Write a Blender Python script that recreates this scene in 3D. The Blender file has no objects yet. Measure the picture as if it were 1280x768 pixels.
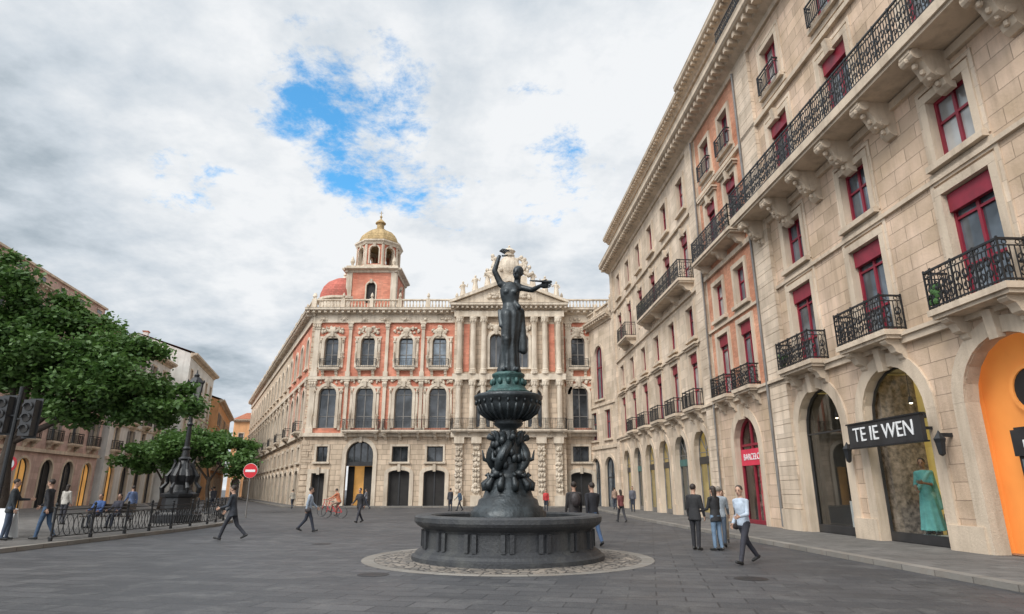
import bpy, math, random
import numpy as np
from mathutils import Vector, Matrix
random.seed(7); np.random.seed(7)
sc=bpy.context.scene
COL=sc.collection
# ------------------------------------------------------------ materials
def L(nt,a,b): nt.links.new(a,b)
def newmat(name):
    m=bpy.data.materials.new(name); m.use_nodes=True
    nt=m.node_tree; b=nt.nodes['Principled BSDF']; return m,nt,b
def N(nt,t,**k):
    n=nt.nodes.new(t)
    for a,v in k.items(): setattr(n,a,v)
    return n
def mixc(nt,fac,c1,c2,bt='MIX'):
    n=N(nt,'ShaderNodeMixRGB',blend_type=bt)
    for i,x in ((0,fac),(1,c1),(2,c2)):
        if hasattr(x,'is_linked') : L(nt,x,n.inputs[i])
        elif i==0: n.inputs[0].default_value=x
        else: n.inputs[i].default_value=(*x,1) if len(x)==3 else x
    return n.outputs[0]
def noise(nt,vec,scale,detail=4,rough=.55,mapscale=None):
    n=N(nt,'ShaderNodeTexNoise'); n.inputs['Scale'].default_value=scale
    n.inputs['Detail'].default_value=detail; n.inputs['Roughness'].default_value=rough
    if mapscale:
        mp=N(nt,'ShaderNodeMapping'); mp.inputs['Scale'].default_value=mapscale
        L(nt,vec,mp.inputs[0]); vec=mp.outputs[0]
    L(nt,vec,n.inputs['Vector']); return n.outputs['Fac']
def ramp(nt,fac,a,b,c0=(0,0,0),c1=(1,1,1)):
    r=N(nt,'ShaderNodeValToRGB'); e=r.color_ramp.elements
    e[0].position=a; e[1].position=b; e[0].color=(*c0,1); e[1].color=(*c1,1)
    L(nt,fac,r.inputs[0]); return r.outputs[0]
def simple(name,col,rough=.6,metal=0,bump=.0,bscale=20,var=.25,vscale=2,spec=.5):
    m,nt,b=newmat(name); tc=N(nt,'ShaderNodeTexCoord').outputs['Object']
    n1=noise(nt,tc,vscale,3); f=ramp(nt,n1,.3,.7)
    c=mixc(nt,f,tuple(x*(1-var) for x in col),tuple(min(1,x*(1+var)) for x in col))
    L(nt,c,b.inputs['Base Color']); b.inputs['Roughness'].default_value=rough
    b.inputs['Metallic'].default_value=metal; b.inputs['Specular IOR Level'].default_value=spec
    if bump:
        n2=noise(nt,tc,bscale,4); bp=N(nt,'ShaderNodeBump'); bp.inputs['Strength'].default_value=bump
        bp.inputs['Distance'].default_value=.03; L(nt,n2,bp.inputs['Height']); L(nt,bp.outputs[0],b.inputs['Normal'])
    return m
def stone(name,c,bw=0,bh=0,mort=.02,var=.14,stain=.35,bump=.5,staincol=(.19,.14,.10),jd=.55,rough=.85,c2=None):
    m,nt,b=newmat(name); t=N(nt,'ShaderNodeTexCoord'); oc=t.outputs['Object']
    base=mixc(nt,ramp(nt,noise(nt,oc,.7,5),.3,.7),tuple(x*(1-var) for x in c),tuple(x*(1+var) for x in (c2 or c)))
    h=noise(nt,oc,14,4,.65)
    if bw:
        br=N(nt,'ShaderNodeTexBrick'); L(nt,t.outputs['UV'],br.inputs['Vector'])
        br.inputs['Scale'].default_value=1; br.inputs['Brick Width'].default_value=bw; br.inputs['Row Height'].default_value=bh
        br.inputs['Mortar Size'].default_value=mort; br.inputs['Mortar Smooth'].default_value=.3
        br.inputs['Color1'].default_value=(.84,.82,.79,1); br.inputs['Color2'].default_value=(1.12,1.09,1.06,1)
        br.inputs['Mortar'].default_value=(jd,jd*.97,jd*.94,1)
        base=mixc(nt,1.0,base,br.outputs['Color'],'MULTIPLY')
        bp0=N(nt,'ShaderNodeBump'); bp0.invert=True; bp0.inputs['Strength'].default_value=.7; bp0.inputs['Distance'].default_value=mort
        L(nt,br.outputs['Fac'],bp0.inputs['Height'])
    st=noise(nt,oc,1.3,5,.6,(1.6,1.6,.22)); st2=ramp(nt,st,.46,.76)
    sf=N(nt,'ShaderNodeMath',operation='MULTIPLY'); L(nt,st2,sf.inputs[0]); sf.inputs[1].default_value=stain
    base=mixc(nt,sf.outputs[0],base,staincol)
    L(nt,base,b.inputs['Base Color']); b.inputs['Roughness'].default_value=rough; b.inputs['Specular IOR Level'].default_value=.25
    bp=N(nt,'ShaderNodeBump'); bp.inputs['Strength'].default_value=bump; bp.inputs['Distance'].default_value=.03
    L(nt,h,bp.inputs['Height'])
    if bw: L(nt,bp0.outputs[0],bp.inputs['Normal'])
    L(nt,bp.outputs[0],b.inputs['Normal']); return m
def glassy(name,col,rough=.05,var=.5,metal=.4):
    m,nt,b=newmat(name); oc=N(nt,'ShaderNodeTexCoord').outputs['Object']
    c=mixc(nt,ramp(nt,noise(nt,oc,.8,3),.35,.65),tuple(x*(1-var) for x in col),tuple(x*(1+var) for x in col))
    L(nt,c,b.inputs['Base Color']); b.inputs['Roughness'].default_value=rough; b.inputs['IOR'].default_value=1.6; b.inputs['Metallic'].default_value=metal
    bp=N(nt,'ShaderNodeBump'); bp.inputs['Strength'].default_value=.1; bp.inputs['Distance'].default_value=.06
    L(nt,noise(nt,oc,1.7,2),bp.inputs['Height']); L(nt,bp.outputs[0],b.inputs['Normal']); return m
def shopglass():
    m,nt,b=newmat('shop_glass'); out=nt.nodes['Material Output']; nt.nodes.remove(b)
    tr=N(nt,'ShaderNodeBsdfTransparent'); gl=N(nt,'ShaderNodeBsdfGlossy'); gl.inputs['Roughness'].default_value=.02
    tr.inputs[0].default_value=(.88,.91,.90,1)
    lw=N(nt,'ShaderNodeLayerWeight'); p=N(nt,'ShaderNodeMath',operation='POWER'); L(nt,lw.outputs['Facing'],p.inputs[0]); p.inputs[1].default_value=3.5
    a=N(nt,'ShaderNodeMath',operation='MULTIPLY_ADD'); L(nt,p.outputs[0],a.inputs[0]); a.inputs[1].default_value=.9; a.inputs[2].default_value=.07
    mx=N(nt,'ShaderNodeMixShader'); L(nt,a.outputs[0],mx.inputs[0]); L(nt,tr.outputs[0],mx.inputs[1]); L(nt,gl.outputs[0],mx.inputs[2])
    L(nt,mx.outputs[0],out.inputs[0]); return m
M={}
M['ash']=stone('limestone_ashlar',(.565,.43,.305),1.15,.46,.013,stain=.45,jd=.58,c2=(.62,.475,.37))
M['ashB']=stone('limestone_smooth_ashlar',(.60,.49,.375),1.3,.55,.010,stain=.4,jd=.72,c2=(.64,.54,.44))
M['trim']=stone('limestone_trim',(.58,.475,.365),stain=.55)
M['brick']=stone('brick_salmon',(.53,.22,.13),.26,.085,.008,var=.2,stain=.3,jd=.95,c2=(.58,.31,.21))
M['pash']=stone('palace_ashlar',(.60,.49,.38),1.0,.5,.025,stain=.45,jd=.62)
M['ptrim']=stone('palace_trim',(.62,.52,.405),stain=.65,bump=1.0,c2=(.64,.56,.46))
M['pred']=stone('palace_red_stucco',(.60,.20,.13),.5,.16,.01,var=.22,stain=.4,jd=.9,c2=(.60,.27,.19),staincol=(.34,.20,.15))
M['pink']=stone('pink_stucco',(.53,.38,.335),1.2,.5,.008,stain=.4,jd=.85)
M['white']=stone('white_stucco',(.64,.62,.58),stain=.35)
M['orange']=stone('orange_stucco',(.66,.35,.17),stain=.35)
M['roof']=stone('terracotta_tiles',(.44,.16,.09),.3,.2,.03,stain=.3,jd=.6)
M['reddome']=stone('red_dome_tiles',(.46,.14,.11),.35,.22,.02,stain=.35,jd=.75)
M['gold']=stone('gilded_dome',(.46,.34,.18),.4,.3,.02,stain=.7,bump=1,staincol=(.19,.13,.07),jd=.65)
M['slate']=stone('roof_lead',(.16,.16,.17),stain=.3)
M['redf']=simple('red_paint',(.22,.013,.03),.45,var=.25)
M['darkf']=simple('dark_frame_paint',(.028,.028,.03),.4)
M['greyf']=simple('grey_frame_paint',(.17,.16,.15),.5)
M['iron']=simple('wrought_iron',(.013,.014,.016),.45,bump=.2)
M['g1']=glassy('window_glass',(.15,.175,.20))
M['g2']=glassy('window_glass_curtain',(.38,.38,.37),.12,.35,.2)
M['g3']=glassy('dark_window_glass',(.05,.055,.062),.08,.6,.25)
M['sg']=shopglass()
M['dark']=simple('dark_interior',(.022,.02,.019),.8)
def glowmat(name,col,e,var=.3):  # emissive colour: shop walls glow by themselves, standing in for room lighting
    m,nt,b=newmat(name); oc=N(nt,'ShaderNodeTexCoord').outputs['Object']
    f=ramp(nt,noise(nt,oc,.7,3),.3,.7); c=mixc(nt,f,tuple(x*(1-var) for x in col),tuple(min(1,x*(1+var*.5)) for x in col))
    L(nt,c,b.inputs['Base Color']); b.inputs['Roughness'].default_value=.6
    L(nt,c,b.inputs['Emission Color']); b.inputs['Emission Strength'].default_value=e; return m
M['yel']=glowmat('shop_wall_yellow_glow',(.62,.46,.14),.42,.45)
M['orw']=glowmat('shop_wall_orange_glow',(.80,.30,.07),.26,.15)
M['redw']=glowmat('shop_wall_red_glow',(.50,.03,.06),.35)
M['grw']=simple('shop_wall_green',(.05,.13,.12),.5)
M['warm']=glowmat('passage_glow',(.70,.36,.10),.4)  # glowing panel stands in for light inside the doorway
M['spot']=glowmat('shop_ceiling_lamp',(1,.85,.6),5,.0)
M['shopfloor']=simple('shop_floor',(.2,.17,.14),.4)
M['goods']=simple('shop_goods',(.25,.2,.17),.6,var=.8,vscale=7)
M['bronze']=simple('dark_bronze',(.033,.040,.044),.40,.35,bump=.7,bscale=9,var=.55,vscale=3)
M['verdi']=simple('bronze_verdigris',(.035,.085,.08),.5,.2,bump=.8,bscale=12,var=.5,vscale=5)
M['basin']=stone('dark_basalt',(.047,.049,.053),stain=.5,bump=.8,staincol=(.12,.12,.11),rough=.5)
M['water']=simple('still_water',(.02,.03,.03),.05)
M['bark']=simple('bark',(.06,.045,.035),.9,bump=1,bscale=12)
M['white_p']=simple('white_paint',(.75,.75,.75),.5,var=.05)
M['red_p']=simple('red_sign_paint',(.6,.02,.03),.4,var=.05)
M['lampglass']=simple('frosted_lamp_glass',(.35,.36,.36),.2,var=.1)
M['plantg']=simple('balcony_plant',(.05,.12,.03),.8)
def ground_mat():
    m,nt,b=newmat('stone_paving'); oc=N(nt,'ShaderNodeTexCoord').outputs['Object']
    mp=N(nt,'ShaderNodeMapping'); mp.inputs['Rotation'].default_value=(0,0,math.radians(12)); L(nt,oc,mp.inputs[0])
    br=N(nt,'ShaderNodeTexBrick'); L(nt,mp.outputs[0],br.inputs['Vector']); br.inputs['Scale'].default_value=1
    br.inputs['Brick Width'].default_value=.9; br.inputs['Row Height'].default_value=.45; br.inputs['Mortar Size'].default_value=.014
    br.inputs['Color1'].default_value=(.048,.049,.053,1); br.inputs['Color2'].default_value=(.088,.087,.090,1); br.inputs['Mortar'].default_value=(.020,.020,.022,1)
    c=mixc(nt,ramp(nt,noise(nt,oc,.22,5,.65),.44,.60,(0,0,0),(.75,.75,.75)),br.outputs['Color'],(.045,.046,.050))
    c=mixc(nt,ramp(nt,noise(nt,oc,1.3,6,.75),.52,.70,(0,0,0),(.8,.8,.8)),c,(.115,.114,.112))
    c=mixc(nt,ramp(nt,noise(nt,oc,.9,4,.6,(.25,1.6,1)),.56,.72,(0,0,0),(.65,.65,.65)),c,(.030,.030,.033))
    c2=mixc(nt,ramp(nt,noise(nt,oc,38,2),.3,.7),(.66,.66,.66),(1.3,1.3,1.3)); c=mixc(nt,1.0,c,c2,'MULTIPLY')
    L(nt,c,b.inputs['Base Color'])
    r=N(nt,'ShaderNodeMapRange'); L(nt,noise(nt,oc,.6,4),r.inputs[0]); r.inputs[3].default_value=.35; r.inputs[4].default_value=.8
    L(nt,r.outputs[0],b.inputs['Roughness'])
    bp=N(nt,'ShaderNodeBump'); bp.invert=True; bp.inputs['Strength'].default_value=.6; bp.inputs['Distance'].default_value=.012
    L(nt,br.outputs['Fac'],bp.inputs['Height'])
    bp2=N(nt,'ShaderNodeBump'); bp2.inputs['Strength'].default_value=.5; bp2.inputs['Distance'].default_value=.012
    L(nt,noise(nt,oc,26,4),bp2.inputs['Height']); L(nt,bp.outputs[0],bp2.inputs['Normal']); L(nt,bp2.outputs[0],b.inputs['Normal'])
    return m
M['ground']=ground_mat()
def cobble():
    m,nt,b=newmat('cobbles'); oc=N(nt,'ShaderNodeTexCoord').outputs['Object']
    v=N(nt,'ShaderNodeTexVoronoi'); v.inputs['Scale'].default_value=5.5; L(nt,oc,v.inputs['Vector'])
    v2=N(nt,'ShaderNodeTexVoronoi',feature='DISTANCE_TO_EDGE'); v2.inputs['Scale'].default_value=5.5; L(nt,oc,v2.inputs['Vector'])
    c=mixc(nt,v.outputs['Color'],(.10,.095,.09),(.33,.28,.23)); 
    c=mixc(nt,ramp(nt,v2.outputs['Distance'],.02,.10),(.035,.033,.03),c)
    L(nt,c,b.inputs['Base Color']); b.inputs['Roughness'].default_value=.7
    bp=N(nt,'ShaderNodeBump'); bp.inputs['Strength'].default_value=.7; bp.inputs['Distance'].default_value=.03
    L(nt,ramp(nt,v2.outputs['Distance'],0,.15),bp.inputs['Height']); L(nt,bp.outputs[0],b.inputs['Normal']); return m
M['cobble']=cobble()
M['pave']=stone('pavement_slabs',(.15,.145,.14),.6,.4,.012,stain=.5,jd=.55,staincol=(.06,.06,.06))
M['kerb']=stone('kerb_granite',(.22,.21,.195),1.0,.5,.015,stain=.4)
# ------------------------------------------------------------ mesh builder
class MB:
    def __init__(s): s.v=[];s.f=[];s.uv=[];s.m=[];s.mats=[]
    def face(s,pts,mat,uvs=None):
        i=len(s.v); n=len(pts); s.v+=[tuple(p) for p in pts]; s.f.append(tuple(range(i,i+n)))
        if mat not in s.mats: s.mats.append(mat)
        s.m.append(s.mats.index(mat)); s.uv+=list(uvs) if uvs else [(p[0],p[1]+p[2]) for p in pts]
    def raw(s,v,f,mat):
        i=len(s.v); s.v+=[tuple(p) for p in v]
        if mat not in s.mats: s.mats.append(mat)
        k=s.mats.index(mat)
        for q in f:
            s.f.append(tuple(i+a for a in q)); s.m.append(k); s.uv+=[(v[a][0]+v[a][1],v[a][2]) for a in q]
    def build(s,name,parent=None,smooth=False):
        if not s.f: return None
        me=bpy.data.meshes.new(name); me.from_pydata(s.v,[],s.f)
        for k in s.mats: me.materials.append(M[k] if isinstance(k,str) else k)
        me.polygons.foreach_set('material_index',s.m)
        ul=me.uv_layers.new(name='UVMap'); ul.data.foreach_set('uv',[c for u in s.uv for c in u])
        if smooth: me.polygons.foreach_set('use_smooth',[True]*len(s.f))
        me.update(); o=bpy.data.objects.new(name,me); COL.objects.link(o)
        if parent: o.parent=parent
        return o
def empty(name,loc=(0,0,0)):
    e=bpy.data.objects.new(name,None); e.empty_display_size=.3; e.location=loc; COL.objects.link(e); return e
def basis(d):
    d=Vector(d).normalized(); a=Vector((0,0,1)) if abs(d.z)<.9 else Vector((1,0,0))
    u=d.cross(a).normalized(); return d,u,d.cross(u).normalized()
def tube(mb,pts,rad,mat,n=6,caps=True):
    pts=[Vector(p) for p in pts]; k=len(pts)
    if not hasattr(rad,'__len__'): rad=[rad]*k
    V=[];F=[]; pu=None
    for i,p in enumerate(pts):
        d=(pts[min(i+1,k-1)]-pts[max(i-1,0)]); d,u,w=basis(d)
        if pu is not None:
            u=(pu-d*pu.dot(d)); u=u.normalized() if u.length>1e-5 else basis(d)[1]; w=d.cross(u)
        pu=u
        for j in range(n):
            a=2*math.pi*(j+.5)/n; V.append(p+(u*math.cos(a)+w*math.sin(a))*rad[i])
    for i in range(k-1):
        for j in range(n): F.append((i*n+j,i*n+(j+1)%n,(i+1)*n+(j+1)%n,(i+1)*n+j))
    if caps: F.append(tuple(range(n))[::-1]); F.append(tuple((k-1)*n+j for j in range(n)))
    mb.raw(V,F,mat)
def bar(mb,a,b,r,mat): tube(mb,[a,b],r,mat,4)
def ellip(mb,c,r,mat,n=8,m=5,R=None):
    V=[];F=[]
    for i in range(1,m):
        t=math.pi*i/m
        for j in range(n):
            a=2*math.pi*j/n; V.append((math.sin(t)*math.cos(a)*r[0],math.sin(t)*math.sin(a)*r[1],math.cos(t)*r[2]))
    V+=[(0,0,r[2]),(0,0,-r[2])]
    for i in range(m-2):
        for j in range(n): F.append((i*n+j,(i+1)*n+j,(i+1)*n+(j+1)%n,i*n+(j+1)%n))
    t=len(V)-2
    for j in range(n): F.append((t,j,(j+1)%n)); F.append((t+1,(m-2)*n+(j+1)%n,(m-2)*n+j))
    c=Vector(c); V=[c+((R@Vector(v)) if R else Vector(v)) for v in V]; mb.raw(V,F,mat)
def lathe(mb,c,prof,mat,n=32,a0=0,mod=None):
    V=[];F=[];c=Vector(c); k=len(prof)
    for r,z in prof:
        for j in range(n):
            a=a0+2*math.pi*j/n; rr=r*(mod(a,z) if mod else 1); V.append((c.x+rr*math.cos(a),c.y+rr*math.sin(a),c.z+z))
    for i in range(k-1):
        for j in range(n): F.append((i*n+j,i*n+(j+1)%n,(i+1)*n+(j+1)%n,(i+1)*n+j))
    if prof[0][0]>.001: F.append(tuple(range(n))[::-1])
    if prof[-1][0]>.001: F.append(tuple((k-1)*n+j for j in range(n)))
    mb.raw(V,F,mat)
def wbox(mb,x0,x1,y0,y1,z0,z1,mat):
    for y in(y0,y1): mb.face([(x0,y,z0),(x1,y,z0),(x1,y,z1),(x0,y,z1)],mat,[(x0,z0),(x1,z0),(x1,z1),(x0,z1)])
    for x in(x0,x1): mb.face([(x,y0,z0),(x,y1,z0),(x,y1,z1),(x,y0,z1)],mat,[(y0,z0),(y1,z0),(y1,z1),(y0,z1)])
    for z in(z0,z1): mb.face([(x0,y0,z),(x1,y0,z),(x1,y1,z),(x0,y1,z)],mat,[(x0,y0),(x1,y0),(x1,y1),(x0,y1)])
# ------------------------------------------------------------ facade toolkit
def outline(s,w,z0,z1,arch,ins=0,n=10):
    h=w/2-ins
    if not arch: return [(s-h,z0+ins),(s+h,z0+ins),(s+h,z1-ins),(s-h,z1-ins)]
    rise=arch*w/2 if arch is not True else w/2
    sp=z1-rise; r=[(s-h,z0+ins),(s+h,z0+ins)]
    for i in range(n+1):
        a=math.pi*i/n; r.append((s+h*math.cos(a),sp+(rise-ins)*math.sin(a)))
    return r
class Fac:
    def __init__(s,p0,p1,flip=False):
        s.o=Vector((p0[0],p0[1],0)); d=Vector((p1[0]-p0[0],p1[1]-p0[1],0)); s.len=d.length; s.t=d.normalized()
        s.n=Vector((s.t.y,-s.t.x,0))*(-1 if flip else 1)
        s.W=MB(); s.T=MB(); s.G=MB(); s.I=MB(); s.B=MB()
    def p(s,a,z,d): q=s.o+s.t*a+s.n*d; return (q.x,q.y,z)
    def box(s,mb,a0,a1,z0,z1,d0,d1,mat):
        P=s.p
        for d in (d0,d1): mb.face([P(a0,z0,d),P(a1,z0,d),P(a1,z1,d),P(a0,z1,d)],mat,[(a0,z0),(a1,z0),(a1,z1),(a0,z1)])
        for a in (a0,a1): mb.face([P(a,z0,d0),P(a,z0,d1),P(a,z1,d1),P(a,z1,d0)],mat,[(d0,z0),(d1,z0),(d1,z1),(d0,z1)])
        for z in (z0,z1): mb.face([P(a0,z,d0),P(a1,z,d0),P(a1,z,d1),P(a0,z,d1)],mat,[(a0,d0),(a1,d0),(a1,d1),(a0,d1)])
    def prism(s,mb,prof,a0,a1,mat):
        P=s.p; n=len(prof)
        for a in (a0,a1): mb.face([P(a,z,d) for d,z in prof],mat,[(d,z) for d,z in prof])
        for i in range(n):
            (d0,z0),(d1,z1)=prof[i],prof[(i+1)%n]
            mb.face([P(a0,z0,d0),P(a1,z0,d0),P(a1,z1,d1),P(a0,z1,d1)],mat,[(a0,z0),(a1,z0),(a1,z1),(a0,z1)])
    def wall(s,a0,a1,z0,z1,ops,matf,depth=.3,d=0):
        ca={a0,a1}; cz={z0,z1}
        ops=[o for o in ops if o[0]-o[1]/2>=a0-.01 and o[0]+o[1]/2<=a1+.01 and o[2]>=z0-.01 and o[3]<=z1+.01]
        for o in ops:
            ca|={o[0]-o[1]/2,o[0]+o[1]/2}; cz|={o[2],o[3]}
        ca=sorted(ca); cz=sorted(cz); P=s.p
        for i in range(len(ca)-1):
            for j in range(len(cz)-1):
                am=(ca[i]+ca[i+1])/2; zm=(cz[j]+cz[j+1])/2
                if any(abs(am-o[0])<o[1]/2 and o[2]<zm<o[3] for o in ops): continue
                a,b,c,e=ca[i],ca[i+1],cz[j],cz[j+1]
                if b-a<1e-4 or e-c<1e-4: continue
                s.W.face([P(a,c,d),P(b,c,d),P(b,e,d),P(a,e,d)],matf(am,zm),[(a,c),(b,c),(b,e),(a,e)])
        for o in ops:
            ol=outline(*o[:5]); mt=matf(o[0],o[3]-.1)
            if o[4]:
                arc=ol[2:]; h=len(arc)//2
                for k in range(len(arc)-1):
                    cn=(o[0]+o[1]/2,o[3]) if k<h else (o[0]-o[1]/2,o[3])
                    q=[cn,arc[k],arc[k+1]]; s.W.face([P(x,z,d) for x,z in q],mt,q)
            n=len(ol)
            for k in range(n):
                (x0,y0),(x1,y1)=ol[k],ol[(k+1)%n]
                s.W.face([P(x0,y0,d),P(x1,y1,d),P(x1,y1,d-depth),P(x0,y0,d-depth)],'trim',[(0,y0),(0,y1),(depth,y1),(depth,y0)])
    def fill(s,o,d,frame='darkf',glass=None,fw=.07,vb=1,hb=(),ft=.07,open_=False):
        P=s.p; ol=outline(*o[:5]); il=outline(*o[:5],ins=fw); n=len(ol); G=s.G
        if glass is None: glass=random.choice(['g1','g1','g2'])
        if not open_: G.face([P(x,z,d) for x,z in ol],glass,ol)
        f=d+ft
        for k in range(n):
            a,b=ol[k],ol[(k+1)%n]; c,e=il[(k+1)%n],il[k]
            G.face([P(*a,f),P(*b,f),P(*c,f),P(*e,f)],frame,[a,b,c,e])
            G.face([P(*e,f),P(*c,f),P(*c,d),P(*e,d)],frame,[e,c,c,e])
        s0,w,z0,z1,arch=o[:5]; zt=z1-fw
        for i in range(vb):
            x=s0-w/2+w*(i+1)/(vb+1); s.box(G,x-fw*.55,x+fw*.55,z0+fw*.9,zt-.005,d+.002,f-.006,frame)
        for z in hb:
            hw=w/2-fw*.9
            s.box(G,s0-hw,s0+hw,z-fw*.4,z+fw*.4,d+.003,f-.012,frame)
    def ring(s,mb,a,z,r0,r1,d0,d1,mat,n=14,t0=0,t1=math.pi,ry=None):
        P=s.p
        k0=(ry[0]/r0 if ry else 1); k1=(ry[1]/r1 if ry else 1)
        for i in range(n):
            A=t0+(t1-t0)*i/n; B=t0+(t1-t0)*(i+1)/n
            q=lambda r,k,t:(a+r*math.cos(t),z+r*k*math.sin(t))
            i0,i1,o0,o1=q(r0,k0,A),q(r0,k0,B),q(r1,k1,A),q(r1,k1,B)
            mb.face([P(*i0,d1),P(*o0,d1),P(*o1,d1),P(*i1,d1)],mat,[i0,o0,o1,i1])
            mb.face([P(*o0,d1),P(*o1,d1),P(*o1,d0),P(*o0,d0)],mat,[o0,o1,o1,o0])
            mb.face([P(*i0,d1),P(*i1,d1),P(*i1,d0),P(*i0,d0)],mat,[i0,i1,i1,i0])
    def surround(s,o,tw,d,mat,sill=True,hood=0,key=False):
        a,w,z0,z1,arch=o[:5]; h=w/2; T=s.T
        if arch:
            rise=h if arch is True else arch*h; sp=z1-rise
            s.ring(T,a,sp,h+.004,h+tw,-.03,d,mat,ry=(rise+.004,rise+tw)); top=sp
        else:
            s.box(T,a-h-tw,a+h+tw,z1+.004,z1+tw,-.03,d,mat); top=z1+.002
        for sg in (-1,1):
            x0,x1=sorted((a+sg*(h+.004),a+sg*(h+tw-.003))); s.box(T,x0,x1,z0+.002,top-.002,-.03,d-.004,mat)
        if sill: s.box(T,a-h-tw-.08,a+h+tw+.08,z0-.18,z0-.002,-.05,d+.12,mat)
        if hood: 
            s.box(T,a-h-tw-.1,a+h+tw+.1,z1+tw+.02,z1+tw+.14,-.03,hood,mat); s.box(T,a-h-tw-.18,a+h+tw+.18,z1+tw+.142,z1+tw+.24,-.03,hood+.1,mat)
        if key: s.prism(T,[(-.02,z1-.1),(d+.12,z1-.14),(d+.2,z1+tw+.15),(-.02,z1+tw+.15)],a-.14,a+.14,mat)
    def rail(s,pts,z0,h,sp=.12,r=.015,rings=0,mat='iron'):
        I=s.I
        for (a0,d0),(a1,d1) in zip(pts[:-1],pts[1:]):
            for zz,rr in ((z0+h,.038),(z0+.07,.028),(z0+h-.16,.02)): bar(I,s.p(a0,zz,d0),s.p(a1,zz,d1),rr,mat)
            ln=math.hypot(a1-a0,d1-d0); n=max(1,int(ln/sp))
            for i in range(n+1):
                t=i/n; a=a0+(a1-a0)*t; d=d0+(d1-d0)*t
                bar(I,s.p(a,z0,d),s.p(a,z0+h-.16 if i%6 else z0+h+.06,d),r if i%6 else r*1.9,mat)
            if rings:
                m=max(1,int(ln/.24)); ua=(a1-a0)/ln; ud=(d1-d0)/ln
                for i in range(m):
                    t=(i+.5)/m*ln
                    for zc,R in ((z0+.62*(h-.16)+.05,.13),(z0+.27*(h-.16)+.05,.12)):
                        q=[]
                        for k in range(11):
                            A=-.6+k*.62*(1 if i%2 else -1); RR=R*(1-.06*k)
                            q.append(s.p(a0+ua*(t+RR*math.cos(A)),zc+RR*math.sin(A)*1.2,d0+ud*(t+RR*math.cos(A))))
                        tube(I,q,.019,mat,4)
                    ellip(I,s.p(a0+ua*t,z0+h*.5,d0+ud*t),(.045,.045,.06),mat,5,4)
                    q=[s.p(a0+ua*(t+.06*math.cos(A*math.pi/4)),z0+h-.08+.05*math.sin(A*math.pi/4),d0+ud*(t+.06*math.cos(A*math.pi/4))) for A in range(9)]
                    tube(I,q,.012,mat,4,False)
    def balcony(s,a0,a1,z,proj,h=1.0,rings=0,sp=.12,corb=None,mat='trim',th=.16,cw=.28,ch=.6):
        s.box(s.B,a0,a1,z-th,z,-.05,proj,mat); s.box(s.B,a0+.06,a1-.06,z-th-.1,z-th-.002,-.05,proj-.08,mat)
        e=.06
        s.rail([(a0+e,.02),(a0+e,proj-e),(a1-e,proj-e),(a1-e,.02)],z,h,sp,rings=rings)
        if corb is None: corb=[a0+.35,a1-.35]
        zt=z-th-.102; q=proj-.15
        for c in corb:
            pr=[(-.03,zt),(q,zt),(q+.02,zt-.1*ch),(q*.92,zt-.22*ch),(q*.72,zt-.3*ch),(q*.62,zt-.45*ch),(q*.55,zt-.62*ch),(q*.42,zt-.7*ch),(q*.28,zt-.72*ch),(q*.22,zt-.9*ch),(.1*q,zt-ch),(-.03,zt-ch)]
            s.prism(s.B,pr,c-cw/2,c+cw/2,mat)
            if ch>.8:
                for dd,zz,R in ((q*.85,zt-.13*ch,.17),(q*.33,zt-.62*ch,.13)):
                    cc=Vector(s.p(c,zz,dd)); t=s.t
                    tube(s.B,[cc-t*(cw/2+.05),cc+t*(cw/2+.05)],R,mat,12)
                for k in range(5): ellip(s.B,s.p(c,zt-(.2+.15*k)*ch,q*(.95-.17*k)),(.09,.09,.1),mat,6,4)
    def flush(s,name,parent):
        for k,m in (('walls',s.W),('trim',s.T),('windows',s.G),('railings',s.I),('balconies',s.B)):
            m.build(k,parent)
def relief(F,mb,a,z,w,h,n,mat,d=.06,sz=.16):
    for i in range(n):
        x=random.uniform(.05,1)*w/2; y=random.uniform(-.5,.5)*h*(1-.5*x/(w/2)); r=sz*random.uniform(.5,1.2)
        for sg in (-1,1):
            ellip(mb,F.p(a+sg*x,z+y,d),(r,r*.8,r*random.uniform(.7,1.3)) ,mat,6,4)
    ellip(mb,F.p(a,z,d+.05),(w*.16,.16,h*.42),mat,8,5)
def balustrade(F,mb,a0,a1,z,h,d,mat,sp=.34,pier=3.0):
    F.box(mb,a0,a1,z,z+.14,d-.14,d+.14,mat); F.box(mb,a0,a1,z+h-.14,z+h,d-.16,d+.16,mat)
    n=int((a1-a0)/sp)
    for i in range(n):
        a=a0+(i+.5)*(a1-a0)/n; c=F.p(a,z+.14,d); hh=h-.28
        lathe(mb,c,[(.06,0),(.1,hh*.3),(.05,hh*.65),(.07,hh)],mat,6)
    k=max(1,int((a1-a0)/pier))
    for i in range(k+1):
        a=a0+i*(a1-a0)/k; F.box(mb,a-.2,a+.2,z-.01,z+h+.05,d-.2,d+.2,mat)
        c=F.p(a,z+h+.05,d); lathe(mb,c,[(.1,0),(.06,.1),(.17,.3),(.13,.5),(.03,.7)],mat,8)
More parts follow.
